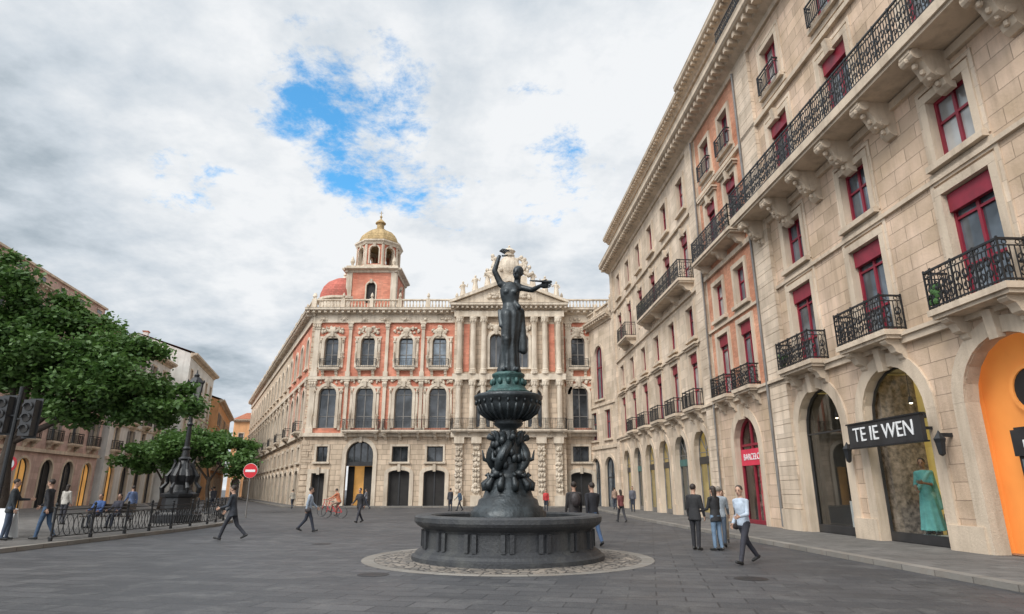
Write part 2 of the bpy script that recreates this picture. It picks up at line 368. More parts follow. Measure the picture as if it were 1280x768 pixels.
# ============================================================ GROUND
g=MB(); g.face([(-700,-300,0),(700,-300,0),(700,1500,0),(-700,1500,0)],'ground'); g.build('ground')
def slab(name,poly,h=.12,kw=.3):
    e=empty(name)
    mb=MB(); mb.face([(x,y,h-.004) for x,y in poly],'pave',[(x,y) for x,y in poly]); mb.build('paving',e)
    kb=MB(); n=len(poly)
    def nrm(i):
        p0,p1,p2=poly[i-1],poly[i],poly[(i+1)%n]
        a=Vector((p1[0]-p0[0],p1[1]-p0[1])).normalized(); b=Vector((p2[0]-p1[0],p2[1]-p1[1])).normalized()
        t=(a+b).normalized(); return Vector((t.y,-t.x))
    inn=[(p[0]-nrm(i).x*kw,p[1]-nrm(i).y*kw) for i,p in enumerate(poly)]; l=0
    for i in range(n):
        p,q=poly[i],poly[(i+1)%n]; a,b=inn[i],inn[(i+1)%n]; dl=math.dist(p,q)
        kb.face([(p[0],p[1],h),(q[0],q[1],h),(b[0],b[1],h),(a[0],a[1],h)],'kerb',[(l,0),(l+dl,0),(l+dl,.3),(l,.3)])
        kb.face([(p[0],p[1],0),(q[0],q[1],0),(q[0],q[1],h),(p[0],p[1],h)],'kerb',[(l,0),(l+dl,0),(l+dl,.3),(l,.3)]); l+=dl
    kb.build('kerb',e)
slab('pavement',[(9.3,-4),(14,-4),(13,62),(6.9,62),(7.0,50),(7.1,37),(7.9,22),(8.5,11)])
slab('pavement',[(-14.2,2),(-13.9,12),(-13.7,20),(-13.5,27),(-13.7,31),(-14.6,34.5),(-16.6,38),(-20,43),(-26,50),(-33,60),(-42,75),(-60,75),(-60,2)])
slab('pavement',[(-22.2,63.2),(-22.0,62.2),(-8,61.8),(9,61.9),(9,66),(-21,66),(-58,137),(-59,136)])
def annulus(name,r0,r1,z,mat):
    mb=MB(); n=72
    for j in range(n):
        a,b=2*math.pi*j/n,2*math.pi*(j+1)/n
        mb.face([(-.1+r*math.cos(t),16.9+r*math.sin(t),z) for r,t in((r0,a),(r1,a),(r1,b),(r0,b))],mat,[(a*r1,0),(a*r1,.3),(b*r1,.3),(b*r1,0)])
    mb.build(name)
annulus('stone_border',3.3,3.62,.004,'kerb'); annulus('cobble_ring',2.2,3.3,.005,'cobble')
mh=MB()
for (x,y) in ((-2.8,13.6),(4.6,13.0),(-6,21)): lathe(mh,(x,y,.004),[(.32,0),(.30,.004)],'iron',20)
mh.build('manhole_cover')
# ============================================================ RIGHT BUILDING
E=empty('corner_apartment_building'); R=Fac((12.6,0),(9.7,58),True)
cA=[9.8,14.75,19.2,23.5]; cBk=[28.9,31.7]; cB=[36.4,40.1,43.8,47.5,51.2,54.9]; S0,S1=4,58.05
ops=[];fills=[]
def addw(a,w,z0,z1,arch,kind): ops.append((a,w,z0,z1,arch)); fills.append(((a,w,z0,z1,arch),kind))
for a in cA: addw(a,2.95,.02,5.3,True,'shopA')
addw(30.2,2.7,.02,5.0,True,'shopR')
for a in cB: addw(a,2.4,.02,4.95,True,'shopB')
for a in cA+cBk+cB:
    k=1.0 if a in cA else .88
    addw(a,1.65*k,6.35,9.4,False,'F1'); addw(a,1.4*k,10.3,12.2,False,'F2')
    addw(a,1.65*k,13.95,17.0,False,'F3'); addw(a,1.4*k,18.6,20.75,False,'F4')
    addw(a,1.1*k,23.2,24.4,False,'F5')
def mf(a,z):
    if 27.3<a<33.3 and 6<z<22: return 'brick'
    return 'ash' if a<34 else 'ashB'
edges=[S0,27.3,33.3,S1]
for i in range(3):
    for z0,z1 in ((0,6.0),(6.0,22),(22,25.1)):
        R.wall(edges[i],edges[i+1],z0,z1,ops,mf,.34)
random.seed(3)
shopcol={9.8:'orw',14.75:'orw',19.2:'yel',23.5:'yel',30.2:'redw',36.4:'yel',40.1:'grw',43.8:'yel',47.5:'yel',51.2:'grw',54.9:'yel'}
for o,k in fills:
    a,w,z0,z1,ar=o; d=-.34
    if k.startswith('shop'):
        cl=shopcol[a]; P=R.p; h=w/2+.35; D=-2.0 if k=='shopA' else -1.5; G=R.G
        if k=='shopA' and a<16: D=-.75
        G.face([P(a-h,0,D),P(a+h,0,D),P(a+h,z1+.1,D),P(a-h,z1+.1,D)],cl)
        for x in (a-h,a+h): G.face([P(x,0,D),P(x,0,d-.01),P(x,z1+.1,d-.01),P(x,z1+.1,D)],cl if cl!='redw' else 'dark')
        G.face([P(a-h,z1+.1,D),P(a+h,z1+.1,D),P(a+h,z1+.1,d-.01),P(a-h,z1+.1,d-.01)],'white_p')
        G.face([P(a-h,.13,D),P(a+h,.13,D),P(a+h,.13,d-.01),P(a-h,.13,d-.01)],'shopfloor')
        fr={'shopA':'darkf','shopR':'redf','shopB':'greyf'}[k]
        if a<16:
            u=a+.1
            R.box(G,u-1.2,u+.62,.13,3.1,-.72,-.42,'dark'); R.box(G,u-1.1,u+.54,.2,2.35,-.43,-.40,'g1'); R.box(G,u-.3,u-.22,.2,2.35,-.41,-.37,'darkf')
            R.box(G,u-1.25,u+.67,2.42,3.04,-.45,-.36,'darkf')
            R.ring(G,u+.1,4.0,.02,.52,-.74,-.66,'dark',24,0,2*math.pi); R.ring(G,u+.1,4.0,.5,.6,-.74,-.62,'orw',24,0,2*math.pi)
            R.surround(o,.42,.07,'trim',False,0,True); continue
        R.fill(o,d+.02,fr,'sg',.06 if k!='shopR' else .14,1 if k!='shopA' else 0,(3.7,))
        R.box(G,a-w/2+.05,a+w/2-.05,.13,.4 if k!='shopR' else .3,d-.02,d+.1,fr)
        if k=='shopA':   # curtains, picture rail and hanging spot lamps make the interior deep
            R.box(G,a+h-.5,a+h-.02,.14,z1,-1.75,-.5,'dark' if a>20 else 'goods')
            R.box(G,a-h+.02,a+h-.02,3.9,4.05,D+.02,D+.12,'dark')
            for x in(a-.7,a,a+.7):
                bar(G,P(x,z1+.05,-1.1),P(x,4.5,-1.1),.012,'darkf'); lathe(G,P(x,4.3,-1.1),[(.09,0),(.05,.2)],'darkf',8); ellip(G,P(x,4.29,-1.1),(.06,.06,.03),'spot',6,4)
        if k=='shopR':
            R.box(G,a-w/2+.1,a+w/2-.1,2.75,3.5,d-.05,d+.13,'redw'); R.box(G,a-w/2+.15,a-.1,.3,2.7,d-.3,d-.1,'redw')
        if k=='shopB':
            R.box(G,a-w/2+.1,a+w/2-.1,3.05,3.45,d-.05,d+.13,'grw' if cl!='yel' else 'darkf')
            for t in (.25,.75): 
                A=math.pi*t; bar(G,P(a,3.75,d+.06),P(a+1.15*math.cos(A),3.75+1.15*math.sin(A),d+.06),.03,fr)
            R.box(G,a+.1,a+h-.05,.14,3.0,-1.2,-1.0,'dark')
        for j in range(7):
            x=a+random.uniform(-.9,.9)*w/2; dd=random.uniform(D+.15,D+.7); hh=random.uniform(.4,1.5)
            if a==19.2: continue
            R.box(G,x-.18,x+.18,.14,.14+hh,dd-.12,dd+.12,random.choice(['goods','dark','white_p','goods']))
            ellip(G,P(x,.3+hh,dd),(.13,.13,.2),random.choice(['goods','dark','redw']),7,5)
        if a==23.5: R.box(G,a-1.0,a+.5,.14,3.5,-1.5,-1.35,'dark'); R.box(G,a-.9,a+.4,1.2,3.2,-1.34,-1.31,'white_p')
        R.surround(o,.42,.07 if k=='shopA' else .05,'trim',False,0,True)
    else:
        redtop=k in('F1','F3'); near=a<34
        R.fill(o,-.24,'redf',None,.09,1,((z0+(z1-z0)*.62,) if not redtop else (z0+.95,z1-.75)))
        if redtop: R.box(R.G,a-w/2+.03,a+w/2-.03,z1-.55,z1-.03,-.2,-.06,'redf')
        br=27.3<a<33.3
        R.surround(o,.24,.09,'trim',k not in('F1','F3'),.22 if (k=='F1' and not near) or (k=='F3' and br) else 0, key=k=='F3')
        if near and not br:
            t=.24; 
            for sg in(-1,1):
                x0,x1=sorted((a+sg*(w/2+t+.0),a+sg*(w/2+t+.13))); R.box(R.T,x0,x1,z0-.1,z1+t+.1,-.03,.045,'ashB')
            R.box(R.T,a-w/2-t-.13,a+w/2+t+.13,z1+t+.102,z1+t+.24,-.03,.047,'ashB')
        if k in('F2','F4') and near: R.box(R.T,a-w/2-.42,a+w/2+.42,z0-.42,z0-.2,-.03,.05,'trim')
for a,w in ((26.1,1.5),(34.1,1.2),(S1-.55,1.1)):
    z=0.9
    R.box(R.T,a-w/2-.08,a+w/2+.08,0,.9,-.02,.24,'trim')
    while z<21.8:
        h=.55; R.box(R.W,a-w/2,a+w/2,z+.02,min(z+h,21.9),-.02,.16,'ashB'); R.box(R.W,a-w/2+.02,a+w/2-.02,z-.021,z+.019,-.02,.12,'trim'); z+=h
for a in [12.3,17.0,21.35,38.25,41.95,45.65,49.35,53.05]:
    R.box(R.T,a-.62 if a<30 else a-.4,a+.62 if a<30 else a+.4,0,.75,-.02,.12,'trim')
R.box(R.T,S0,S1,5.80,6.0,-.03,.16,'trim'); R.box(R.T,S0,S1,6.002,6.12,-.03,.24,'trim')
R.box(R.T,S0,S1,9.82,9.95,-.03,.1,'trim'); R.box(R.T,S0,S1,12.85,13.1,-.03,.14,'trim')
R.box(R.T,S0,S1,17.75,17.95,-.03,.16,'trim')
def cornice(F,mb,a0,a1,z,h,proj,mat,dent=.5,ends=0):
    F.prism(mb,[(-.04,z),(.12,z),(.16,z+.2*h),(proj*.45,z+.35*h),(proj*.5,z+.5*h),(proj*.92,z+.62*h),(proj,z+.7*h),(proj,z+.9*h),(proj*1.04,z+h),(-.04,z+h)],a0,a1,mat)
    n=int((a1-a0)/dent)
    for i in range(n):
        a=a0+(i+.5)*(a1-a0)/n; F.box(mb,a-dent*.22,a+dent*.22,z+.34*h,z+.6*h,-.03,proj*.85,mat)
cornice(R,R.T,S0,S1+.3,21.8,1.1,1.1,'trim',.55)
cornice(R,R.T,S0,33.9,25.1,.8,.75,'trim',.45); cornice(R,R.T,33.9,S1+.2,25.1,.6,.6,'trim',.45)
R.balcony(7.5,26.6,13.55,1.25,1.2,rings=1,sp=.12,corb=[10.2,12.3,14.6,17.0,19.2,21.35,23.6,25.9],th=.3,cw=.42,ch=1.15)
for a in cA: R.balcony(a-1.3,a+1.3,6.2,.75,1.05,rings=1,sp=.12)
for a in cBk: R.balcony(a-1.0,a+1.0,6.2,.6,.95,rings=1,sp=.12)
R.balcony(27.6,33.0,13.75,.9,1.15,rings=1,sp=.12,corb=[28,30.3,32.6])
R.balcony(35.2,45.4,13.75,1.0,1.15,rings=1,sp=.13,corb=[35.6,38.2,42,45])
R.balcony(49.6,52.8,13.75,.9,1.1,rings=0,sp=.14)
for a in cB[:5]: R.balcony(a-1.05,a+1.05,6.2,.6,.95,sp=.11)
for a in cBk+cA[1:]: R.rail([(a-.75,.05),(a-.75,.32),(a+.75,.32),(a+.75,.05)],18.55,.9,.11)
R.rail([(S0,.9),(26.8,.9)],22.95,1.0,.16,rings=1)
for a,z in ((15.8,6.3),(45.0,13.8),(24.5,6.3)):
    for i in range(16): ellip(R.B,R.p(a+random.uniform(-.22,.22),z+random.uniform(.05,.5 if z<10 else 1.4),.58+random.uniform(-.1,.12)),(.07,.07,.09),'plantg',5,4)
for a in (12.3,17.0,21.35):
    R.box(R.I,a-.05,a+.05,3.0,3.1,0,.35,'iron'); c_=R.p(a,2.85,.35); lathe(R.I,c_,[(.02,-.35),(.09,-.3),(.13,.0),(.16,.1),(.05,.25),(.01,.32)],'iron',6)
tube(R.I,[R.p(26.9,.2,.22),R.p(26.9,21.7,.22)],.06,'greyf',8); tube(R.I,[R.p(33.42,.2,.2),R.p(33.42,21.7,.2)],.05,'greyf',8)
P=R.p; D=-16
R.W.face([P(S0,25.6,0.3),P(S1,25.6,0.3),P(S1,25.6,D),P(S0,25.6,D)],'slate')
for a in (S0,S1): R.W.face([P(a,0,0),P(a,25.6,0),P(a,25.6,D),P(a,0,D)],'ashB',[(0,0),(0,25.6),(16,25.6),(16,0)])
R.W.face([P(S0,0,D),P(S1,0,D),P(S1,25.6,D),P(S0,25.6,D)],'ashB')
R.flush('x',E)
E2=empty('linking_wing_building'); Wg=Fac((9.68,58.3),(7.7,65.5),True)
ops=[(1.9,2.2,.02,4.6,True),(5.2,2.2,.02,4.6,True),(1.9,1.3,6.3,9,False),(5.2,1.3,6.3,9,False),(3.6,1.9,10.2,15.6,True)]
Wg.wall(0,7.4,0,17.6,ops,lambda a,z:'ashB')
for o in ops: Wg.fill(o,-.25,'redf' if o[2]>5 else 'darkf','g1',.1,1,(o[2]+(o[3]-o[2])*.6,)); Wg.surround(o,.25,.08,'trim',o[2]>5)
cornice(Wg,Wg.T,0,7.4,17.6,.7,.7,'trim'); balustrade(Wg,Wg.T,0,7.4,18.3,1.0,.1,'trim'); Wg.box(Wg.T,0,7.4,5.4,5.7,-.03,.15,'trim'); Wg.box(Wg.T,0,7.4,9.5,9.7,-.03,.12,'trim')
Wg.W.face([Wg.p(0,18.2,0),Wg.p(7.4,18.2,0),Wg.p(7.4,18.2,-12),Wg.p(0,18.2,-12)],'slate')
Wg.flush('x',E2)
def text(name,body,size,loc,rot,mat,parent,ext=.01):
    cu=bpy.data.curves.new(name,'FONT'); cu.body=body; cu.size=size; cu.extrude=ext; cu.align_x='CENTER'; cu.align_y='CENTER'
    o=bpy.data.objects.new(name,cu); COL.objects.link(o); o.matrix_world=Matrix.Translation(loc)@rot; cu.materials.append(M[mat]); o.parent=parent; return o
Es=empty('shop_sign'); sb=MB()
R.box(sb,17.35,20.85,2.95,3.65,.42,.54,'darkf'); R.box(sb,17.3,20.9,2.90,2.945,.40,.57,'iron'); R.box(sb,17.3,20.9,3.655,3.70,.40,.57,'iron')
for a in (17.6,20.6): R.box(sb,a-.04,a+.04,3.25,3.33,0,.43,'iron')
sb.build('board',Es)
X=-R.t; rot=Matrix((( X.x,0,R.n.x,0),(X.y,0,R.n.y,0),(0,1,0,0),(0,0,0,1)))
text('letters','TE IE WEN',.62,Vector(R.p(19.1,3.3,.55)),rot,'white_p',Es)
Es2=empty('shop_sign'); text('letters','moda 12',.4,Vector(R.p(14.5,2.73,-.345)),rot,'white_p',Es2)
Es3=empty('shop_sign'); text('letters','BARCELO',.42,Vector(R.p(30.2,3.12,-.19)),rot,'white_p',Es3)
# ============================================================ PALACE
random.seed(11)
E=empty('baroque_palace'); Q=Fac((0,64),(1,64))
ops=[]
pg=lambda: random.choice(['g3','g3','g1'])
for a in [-18.9,-15.1,-11.1,-7.6,6.9]:
    ops+= [(a,1.45,14.0,17.2,True),(a,1.8,7.6,11.9,True)]
ops+=[(-15.2,2.7,.02,6.3,True),(-11.2,2.1,.02,3.5,.3),(-7.7,2.1,.02,3.5,.3),(6.9,2.1,.02,3.3,.3),(-19.2,1.3,.02,3.2,False),(-11.2,1.6,4.3,5.8,False),(-7.7,1.6,4.3,5.8,False),(6.9,1.6,4.3,5.8,False),(-19.0,1.1,4.3,5.8,False)]
def pf(a,z): return 'pash' if z<7.1 else 'pred'
for s0,s1 in ((-21,-5.9),(5.3,10.6)):
    for z0,z1 in ((0,7.1),(7.1,18.6)): Q.wall(s0,s1,z0,z1,ops,pf,.4)
    Q.box(Q.T,s0,s1,6.75,7.1,-.03,.35,'ptrim'); Q.box(Q.T,s0,s1,12.55,12.85,-.03,.25,'ptrim')
    Q.box(Q.T,s0,s1,18.6,19.3,-.2,.2,'ptrim')
    k=int((s1-s0)/1.9)
    for i in range(k): relief(Q,Q.T,s0+(i+.5)*(s1-s0)/k,18.95,1.1,.4,5,'ptrim',.2,.12)
    cornice(Q,Q.T,s0-(.8 if s0<-20 else 0),s1,19.3,.8,.9,'ptrim',.6); balustrade(Q,Q.T,s0,s1,20.1,1.05,.2,'ptrim')
for o in ops:
    a,w,z0,z1,ar=o
    if z0<1:
        if a==-15.2:
            Q.G.face([Q.p(a-1.4,0,-1.6),Q.p(a+1.4,0,-1.6),Q.p(a+1.4,6.4,-1.6),Q.p(a-1.4,6.4,-1.6)],'warm'); 
            Q.box(Q.G,a-1.35,a+1.35,3.9,4.2,-.4,-.25,'darkf'); Q.fill((a,w,4.2,z1,True),-.4,'darkf','g3',.12,3,()); Q.box(Q.G,a+.3,a+1.35,0,3.9,-1.2,-1.1,'dark'); Q.box(Q.G,a-1.35,a-.7,0,3.9,-1.25,-1.15,'dark')
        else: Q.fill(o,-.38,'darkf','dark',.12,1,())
        Q.surround(o,.4,.12,'ptrim',False,0,True)
    elif z1<6: Q.fill(o,-.35,'darkf','g3',.1,1,()); Q.surround(o,.2,.1,'ptrim',True)
    else:
        Q.fill(o,-.35,'greyf',pg(),.10,1,(z1-w/2,z0+1.2)); hi=z0>12
        Q.surround(o,.30,.18,'ptrim',hi,0,True)
        for sg in(-1,1): Q.box(Q.T,a+sg*(w/2+.46)-.12,a+sg*(w/2+.46)+.12,z0-.2,z1-.3,-.03,.12,'ptrim')
        Q.box(Q.T,a-w/2-.68,a+w/2+.68,z1-.28,z1-.08,-.03,.10,'ptrim')
        relief(Q,Q.T,a,z1+.55,w+1.1,.9,15,'ptrim',.09,.17)
        for sg in(-1,1): relief(Q,Q.T,a+sg*(w/2+.46),z0+.9,.25,1.6,5,'ptrim',.08,.11); relief(Q,Q.T,a+sg*(w/2+.46),z1-.6,.2,.5,3,'ptrim',.1,.11)
        if hi: Q.balcony(a-1.05,a+1.05,13.75,.5,.9,sp=.2,mat='ptrim')
def pil(F,a,w,z0,z1,d,mat='ptrim'):
    F.box(F.T,a-w/2-.08,a+w/2+.08,z0,z0+.5,-.03,d+.08,mat); F.box(F.T,a-w/2,a+w/2,z0+.5,z1-.7,-.03,d,mat)
    F.box(F.T,a-w/2-.05,a+w/2+.05,z1-.7,z1-.15,-.03,d+.06,mat); F.box(F.T,a-w/2-.14,a+w/2+.14,z1-.15,z1-.002,-.03,d+.13,mat)
    for sg in(-1,0,1): ellip(F.T,F.p(a+sg*w*.42,z1-.38,d+.06),(.13,.12,.22),mat,6,4)
for a in (-20.5,-17.0,-13.1,-9.35,5.9,8.9): 
    w_=.6 if a in(-20.5,5.9) else .34
    pil(Q,a,w_,7.12,12.5,.18); pil(Q,a,w_*.95,12.87,18.6,.17)
z=.3;i=0
while z<18.4:
    if not(6.2<z<7.1): Q.box(Q.T,-21.08,-20.95+(.9 if i%2 else .6),z,z+.5,-.5,.06,'pash')
    z+=.56;i+=1
Q.balcony(-17.0,-13.3,7.35,.95,1.05,sp=.16,mat='ptrim',ch=.7); Q.balcony(-13.0,-6.1,7.35,.95,1.05,sp=.16,corb=[-12.7,-11.2,-9.4,-7.7,-6.4],mat='ptrim',ch=.7)
Q.balcony(5.4,9,7.35,.95,1.05,sp=.16,mat='ptrim')
C=Fac((0,63),(1,63)); cx=-.3
ops=[(cx,3.2,.02,5.6,True),(cx-1.35,1.3,13.6,17.2,True),(cx+1.35,1.3,13.6,17.2,True),(cx-2.6,1.4,7.6,11.4,True),(cx+2.6,1.4,7.6,11.4,True),(cx,1.6,7.6,11.9,True)]
C.wall(-5.95,5.35,0,19.0,ops,lambda a,z:'pash',.5)
for x in (-5.95,5.35): C.W.face([C.p(x,0,0),C.p(x,0,-1.2),C.p(x,20,-1.2),C.p(x,20,0)],'pash',[(0,0),(1,0),(1,20),(0,20)])
for o in ops:
    C.fill(o,-.45,'greyf' if o[2]>1 else 'darkf','g3' if o[2]>1 else 'dark',.11,1,()); C.surround(o,.3,.15,'ptrim',o[2]>12,0,True)
    if o[2]>1: relief(C,C.T,o[0],o[3]+.6,o[1]+.6,.8,9,'ptrim',.1,.18)
for a in(-4.7,4.1): C.box(C.T,a-.3,a+.3,13.2,18.2,-.02,.05,'pred')
C.box(C.T,-6.05,5.45,6.6,7.1,-.03,.4,'ptrim'); C.box(C.T,-6.05,5.45,12.3,12.9,-.03,.55,'ptrim'); C.box(C.T,-6.0,5.4,18.9,19.5,-.2,.5,'ptrim')
cornice(C,C.T,-6.4,5.8,19.5,.8,1.0,'ptrim',.5)
C.balcony(-6.0,5.4,7.35,.9,1.05,sp=.17,corb=[-5.6,-4.2,-2,1.4,3.6,5.1],mat='ptrim')
for a in (-5.4,-4.0,-2.9,2.3,3.4,4.8):
    for z0,z1 in ((7.4,12.3),(12.9,18.9)):
        c_=C.p(a,z0,.32); H=z1-z0
        lathe(C.T,c_,[(.42,0),(.42,.25),(.34,.3),(.36,.45),(.3,.55),(.27,H-.8),(.3,H-.75),(.28,H-.7),(.42,H-.2),(.42,H)],'ptrim',12)
        for k in range(8):
            A=k*math.pi/4; ellip(C.T,(c_[0]+.33*math.cos(A),c_[1]+.33*math.sin(A),z0+H-.42),(.1,.1,.2),'ptrim',5,4)
for a in (-5.2,-3.5,2.9,4.6):
    C.box(C.T,a-.5,a+.5,0,1.1,-.02,.5,'ptrim'); C.box(C.T,a-.35,a+.35,1.1,6.0,-.02,.25,'ptrim'); C.box(C.T,a-.5,a+.5,6.0,6.6,-.02,.5,'ptrim')
    for k in range(9): relief(C,C.T,a,1.5+k*.5,.6,.45,3,'ptrim',.3,.16)
def ped(F,a0,a1,z0,z1,d0,d1,mat):
    am=(a0+a1)/2
    for d in(d0,d1-.35): F.T.face([F.p(a0,z0,d),F.p(a1,z0,d),F.p(am,z1,d)],mat,[(a0,z0),(a1,z0),(am,z1)])
    for x0,x1 in((a0-.3,am),(a1+.3,am)):
        th=.45
        for d in(d0,d1): F.T.face([F.p(x0,z0,d),F.p(x1,z1,d),F.p(x1,z1+th,d),F.p(x0,z0+th*.6,d)],mat)
        for zz in (0,th): F.T.face([F.p(x0,z0+zz*.6,d0),F.p(x1,z1+zz,d0),F.p(x1,z1+zz,d1),F.p(x0,z0+zz*.6,d1)],mat)
ped(C,-6.2,5.6,20.31,22.7,-1.0,.9,'ptrim'); relief(C,C.T,cx,21.1,4.2,1.0,22,'ptrim',.62,.22)
CR=MB()
def cp(a,z,d=.2): return C.p(a,z,d)
C.box(CR,cx-1.9,cx+1.9,22.3,23.4,-.5,.45,'ptrim'); C.box(CR,cx-1.3,cx+1.3,23.4,24.2,-.4,.35,'ptrim')
ellip(CR,cp(cx,24.6),(1.1,.35,1.2),'ptrim',12,8); ellip(CR,cp(cx,24.6,.4),(.65,.3,.85),'ptrim',12,8)
lathe(CR,cp(cx,25.7,0),[(.55,0),(.6,.15),(.42,.25),(.7,.6),(.35,.9),(.08,1.05),(.12,1.2),(.02,1.35)],'ptrim',10)
for sg in(-1,1):
    tube(CR,[cp(cx+sg*1.0,25.5),cp(cx+sg*1.5,25.2),cp(cx+sg*1.7,24.5),cp(cx+sg*1.4,23.9),cp(cx+sg*2.1,23.5),cp(cx+sg*2.6,23.8)],[.14,.25,.28,.25,.28,.14],'ptrim',7)
    for k in range(16): ellip(CR,cp(cx+sg*random.uniform(.8,2.4),random.uniform(23.2,25.8),random.uniform(0,.4)),(.22,.2,.26),'ptrim',6,4)
def mini_statue(mb,x,y,z,h,mat,arm=1):
    s=h/1.8
    lathe(mb,(x,y,z),[(.34*s,0),(.3*s,.3*s),(.22*s,.8*s),(.2*s,1.0*s),(.24*s,1.3*s),(.2*s,1.45*s),(.06*s,1.5*s)],mat,8); ellip(mb,(x,y,z+1.63*s),(.11*s,.12*s,.15*s),mat,7,5)
    tube(mb,[(x+arm*.2*s,y,z+1.38*s),(x+arm*.42*s,y-.1*s,z+1.15*s),(x+arm*.5*s,y-.2*s,z+1.45*s)],[.07*s,.06*s,.04*s],mat,6)
    tube(mb,[(x-arm*.2*s,y,z+1.38*s),(x-arm*.34*s,y-.05*s,z+1.1*s),(x-arm*.2*s,y-.25*s,z+.95*s)],[.07*s,.06*s,.04*s],mat,6)
for a,zz,hh in ((-5.2,20.9,1.9),(-3.9,21.5,2.0),(-2.6,22.1,2.0),(2.2,22.0,2.0),(3.5,21.4,2.0),(4.7,20.9,1.9)):
    C.box(CR,a-.3,a+.3,zz-.4,zz+.15,-.35,.35,'ptrim'); mini_statue(CR,a,63,zz+.15,hh,'ptrim',1 if a<0 else -1)
CR.build('crest_sculptures',E)
Sd=Fac((-21.0,64),(-57.2,138),True); LN=Sd.len; ops=[]; nb=19
for i in range(nb):
    a=2.2+i*(LN-4)/(nb-1)
    ops+=[(a,1.45,14.0,17.2,True),(a,1.7,7.6,11.7,True),(a,1.5,4.3,5.8,False),(a,2.0,.02,3.5,.4)]
for z0,z1 in((0,7.1),(7.1,18.6)): Sd.wall(0,LN,z0,z1,ops,lambda a,z:'pash' if z<7.1 or a>17 else 'pred',.35)
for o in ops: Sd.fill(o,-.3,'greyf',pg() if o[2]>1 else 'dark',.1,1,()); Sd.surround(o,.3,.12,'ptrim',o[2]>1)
for z,h,d in((6.75,.35,.3),(12.5,.35,.25),(18.6,.7,.2)): Sd.box(Sd.T,0,LN,z,z+h,-.03,d,'ptrim')
cornice(Sd,Sd.T,-.4,LN,19.3,.8,.9,'ptrim',.8); balustrade(Sd,Sd.T,0,LN,20.1,1.05,.2,'ptrim',.5,4.5)
for i in range(9): a=2.2+2*i*(LN-4)/(nb-1); Sd.balcony(a-1.3,a+1.3,7.35,.8,1.0,sp=.3,mat='ptrim')
for i in range(nb): a=.5+i*(LN-4)/(nb-1); pil(Sd,a,.4,7.12,12.4,.15)
Q.W.face([(-21,64,20.0),(10.6,64,20.0),(10.6,90,20.0),(-33.7,90,20.0)],'slate'); Q.W.face([(-33.7,90,20.0),(10.6,90,20.0),(-35,138,20.0),(-57.2,138,20.0)],'slate')
Q.W.face([(10.6,64,0),(10.6,90,0),(10.6,90,20),(10.6,64,20)],'pash')
for F_ in(Q,C,Sd): F_.flush('x',E)
tx,ty=-15.5,68.0
def poly_tower(mb_parent,cx,cy,r,n,z0,z1,mat,op=None,rot=0,trim='ptrim',cor=.35,pil_w=.3):
    pts=[(cx+r*math.cos(rot+2*math.pi*i/n),cy+r*math.sin(rot+2*math.pi*i/n)) for i in range(n)]
    for i in range(n):
        F=Fac(pts[i],pts[(i+1)%n]); Ln=F.len; ol=[]
        if op: ol=[(Ln/2,op[0],z0+op[1],z0+op[2],True)]
        F.wall(0,Ln,z0,z1,ol,lambda a,z:mat,.35)
        for o in ol: F.surround(o,.14,.08,trim,False,0,True)
        F.box(F.T,-.05,pil_w,z0,z1-.3,-.1,.1,trim); F.box(F.T,Ln-pil_w,Ln+.05,z0,z1-.3,-.1,.1,trim)
        F.prism(F.T,[(-.1,z1-.5),(.12,z1-.5),(.2,z1-.3),(cor,z1-.15),(cor,z1),(-.1,z1)],-cor*.45,Ln+cor*.45,trim)
        F.box(F.T,-.1,Ln+.1,z0-.0,z0+.3,-.1,.16,trim)
        F.flush('x',mb_parent)
poly_tower(E,tx,ty,3.8,4,20.0,25.2,'pred',(1.0,1.2,3.6),math.pi/4,cor=.6,pil_w=.55)
tt=MB(); wbox(tt,tx-2.5,tx+2.5,ty-2.5,ty+2.5,20.1,25.1,'dark'); wbox(tt,tx-2.85,tx+2.85,ty-2.85,ty+2.85,25.2,25.5,'ptrim')
poly_tower(E,tx,ty,2.45,8,25.5,28.8,'pred',(1.0,.45,2.6),math.pi/8,cor=.35,pil_w=.13)
for i in range(4):
    A=math.pi/4+i*math.pi/2; lathe(tt,(tx+3.3*math.cos(A),ty+3.3*math.sin(A),25.2),[(.22,0),(.25,.3),(.1,.5),(.26,.9),(.18,1.2),(.02,1.6)],'ptrim',8)
rib=lambda a,z:1+.06*abs(math.cos(4*a+math.pi/2))**8
lathe(tt,(tx,ty,28.8),[(2.45,0),(2.5,.15),(2.2,.3),(2.15,.6),(1.95,1.1),(1.5,1.6),(.9,1.95),(.55,2.05)],'gold',48,0,rib)
lathe(tt,(tx,ty,30.8),[(.7,0),(.7,.12),(.42,.2),(.42,.9),(.62,.95),(.6,1.05),(.35,1.3),(.1,1.55),(.08,1.7),(.17,1.85),(.05,2.0),(.03,2.6)],'gold',12)
bar(tt,(tx-.22,ty,33.15),(tx+.22,ty,33.15),.03,'iron')
tt.build('tower_dome',E,False)
dm=MB(); dx,dy=-19.1,67.6
lathe(dm,(dx,dy,20.0),[(2.6,0),(2.6,1.6),(2.85,1.7),(2.85,1.95),(2.6,2.0)],'ptrim',32)
lathe(dm,(dx,dy,22.0),[(2.6,0),(2.55,.7),(2.3,1.4),(1.8,2.05),(1.1,2.5),(.4,2.72),(.02,2.75)],'reddome',40,0,lambda a,z:1+.02*abs(math.cos(5*a))**6)
lathe(dm,(dx,dy,24.7),[(.3,0),(.25,.2),(.1,.35),(.2,.5),(.02,.8)],'ptrim',10)
dm.build('red_dome',E,False)
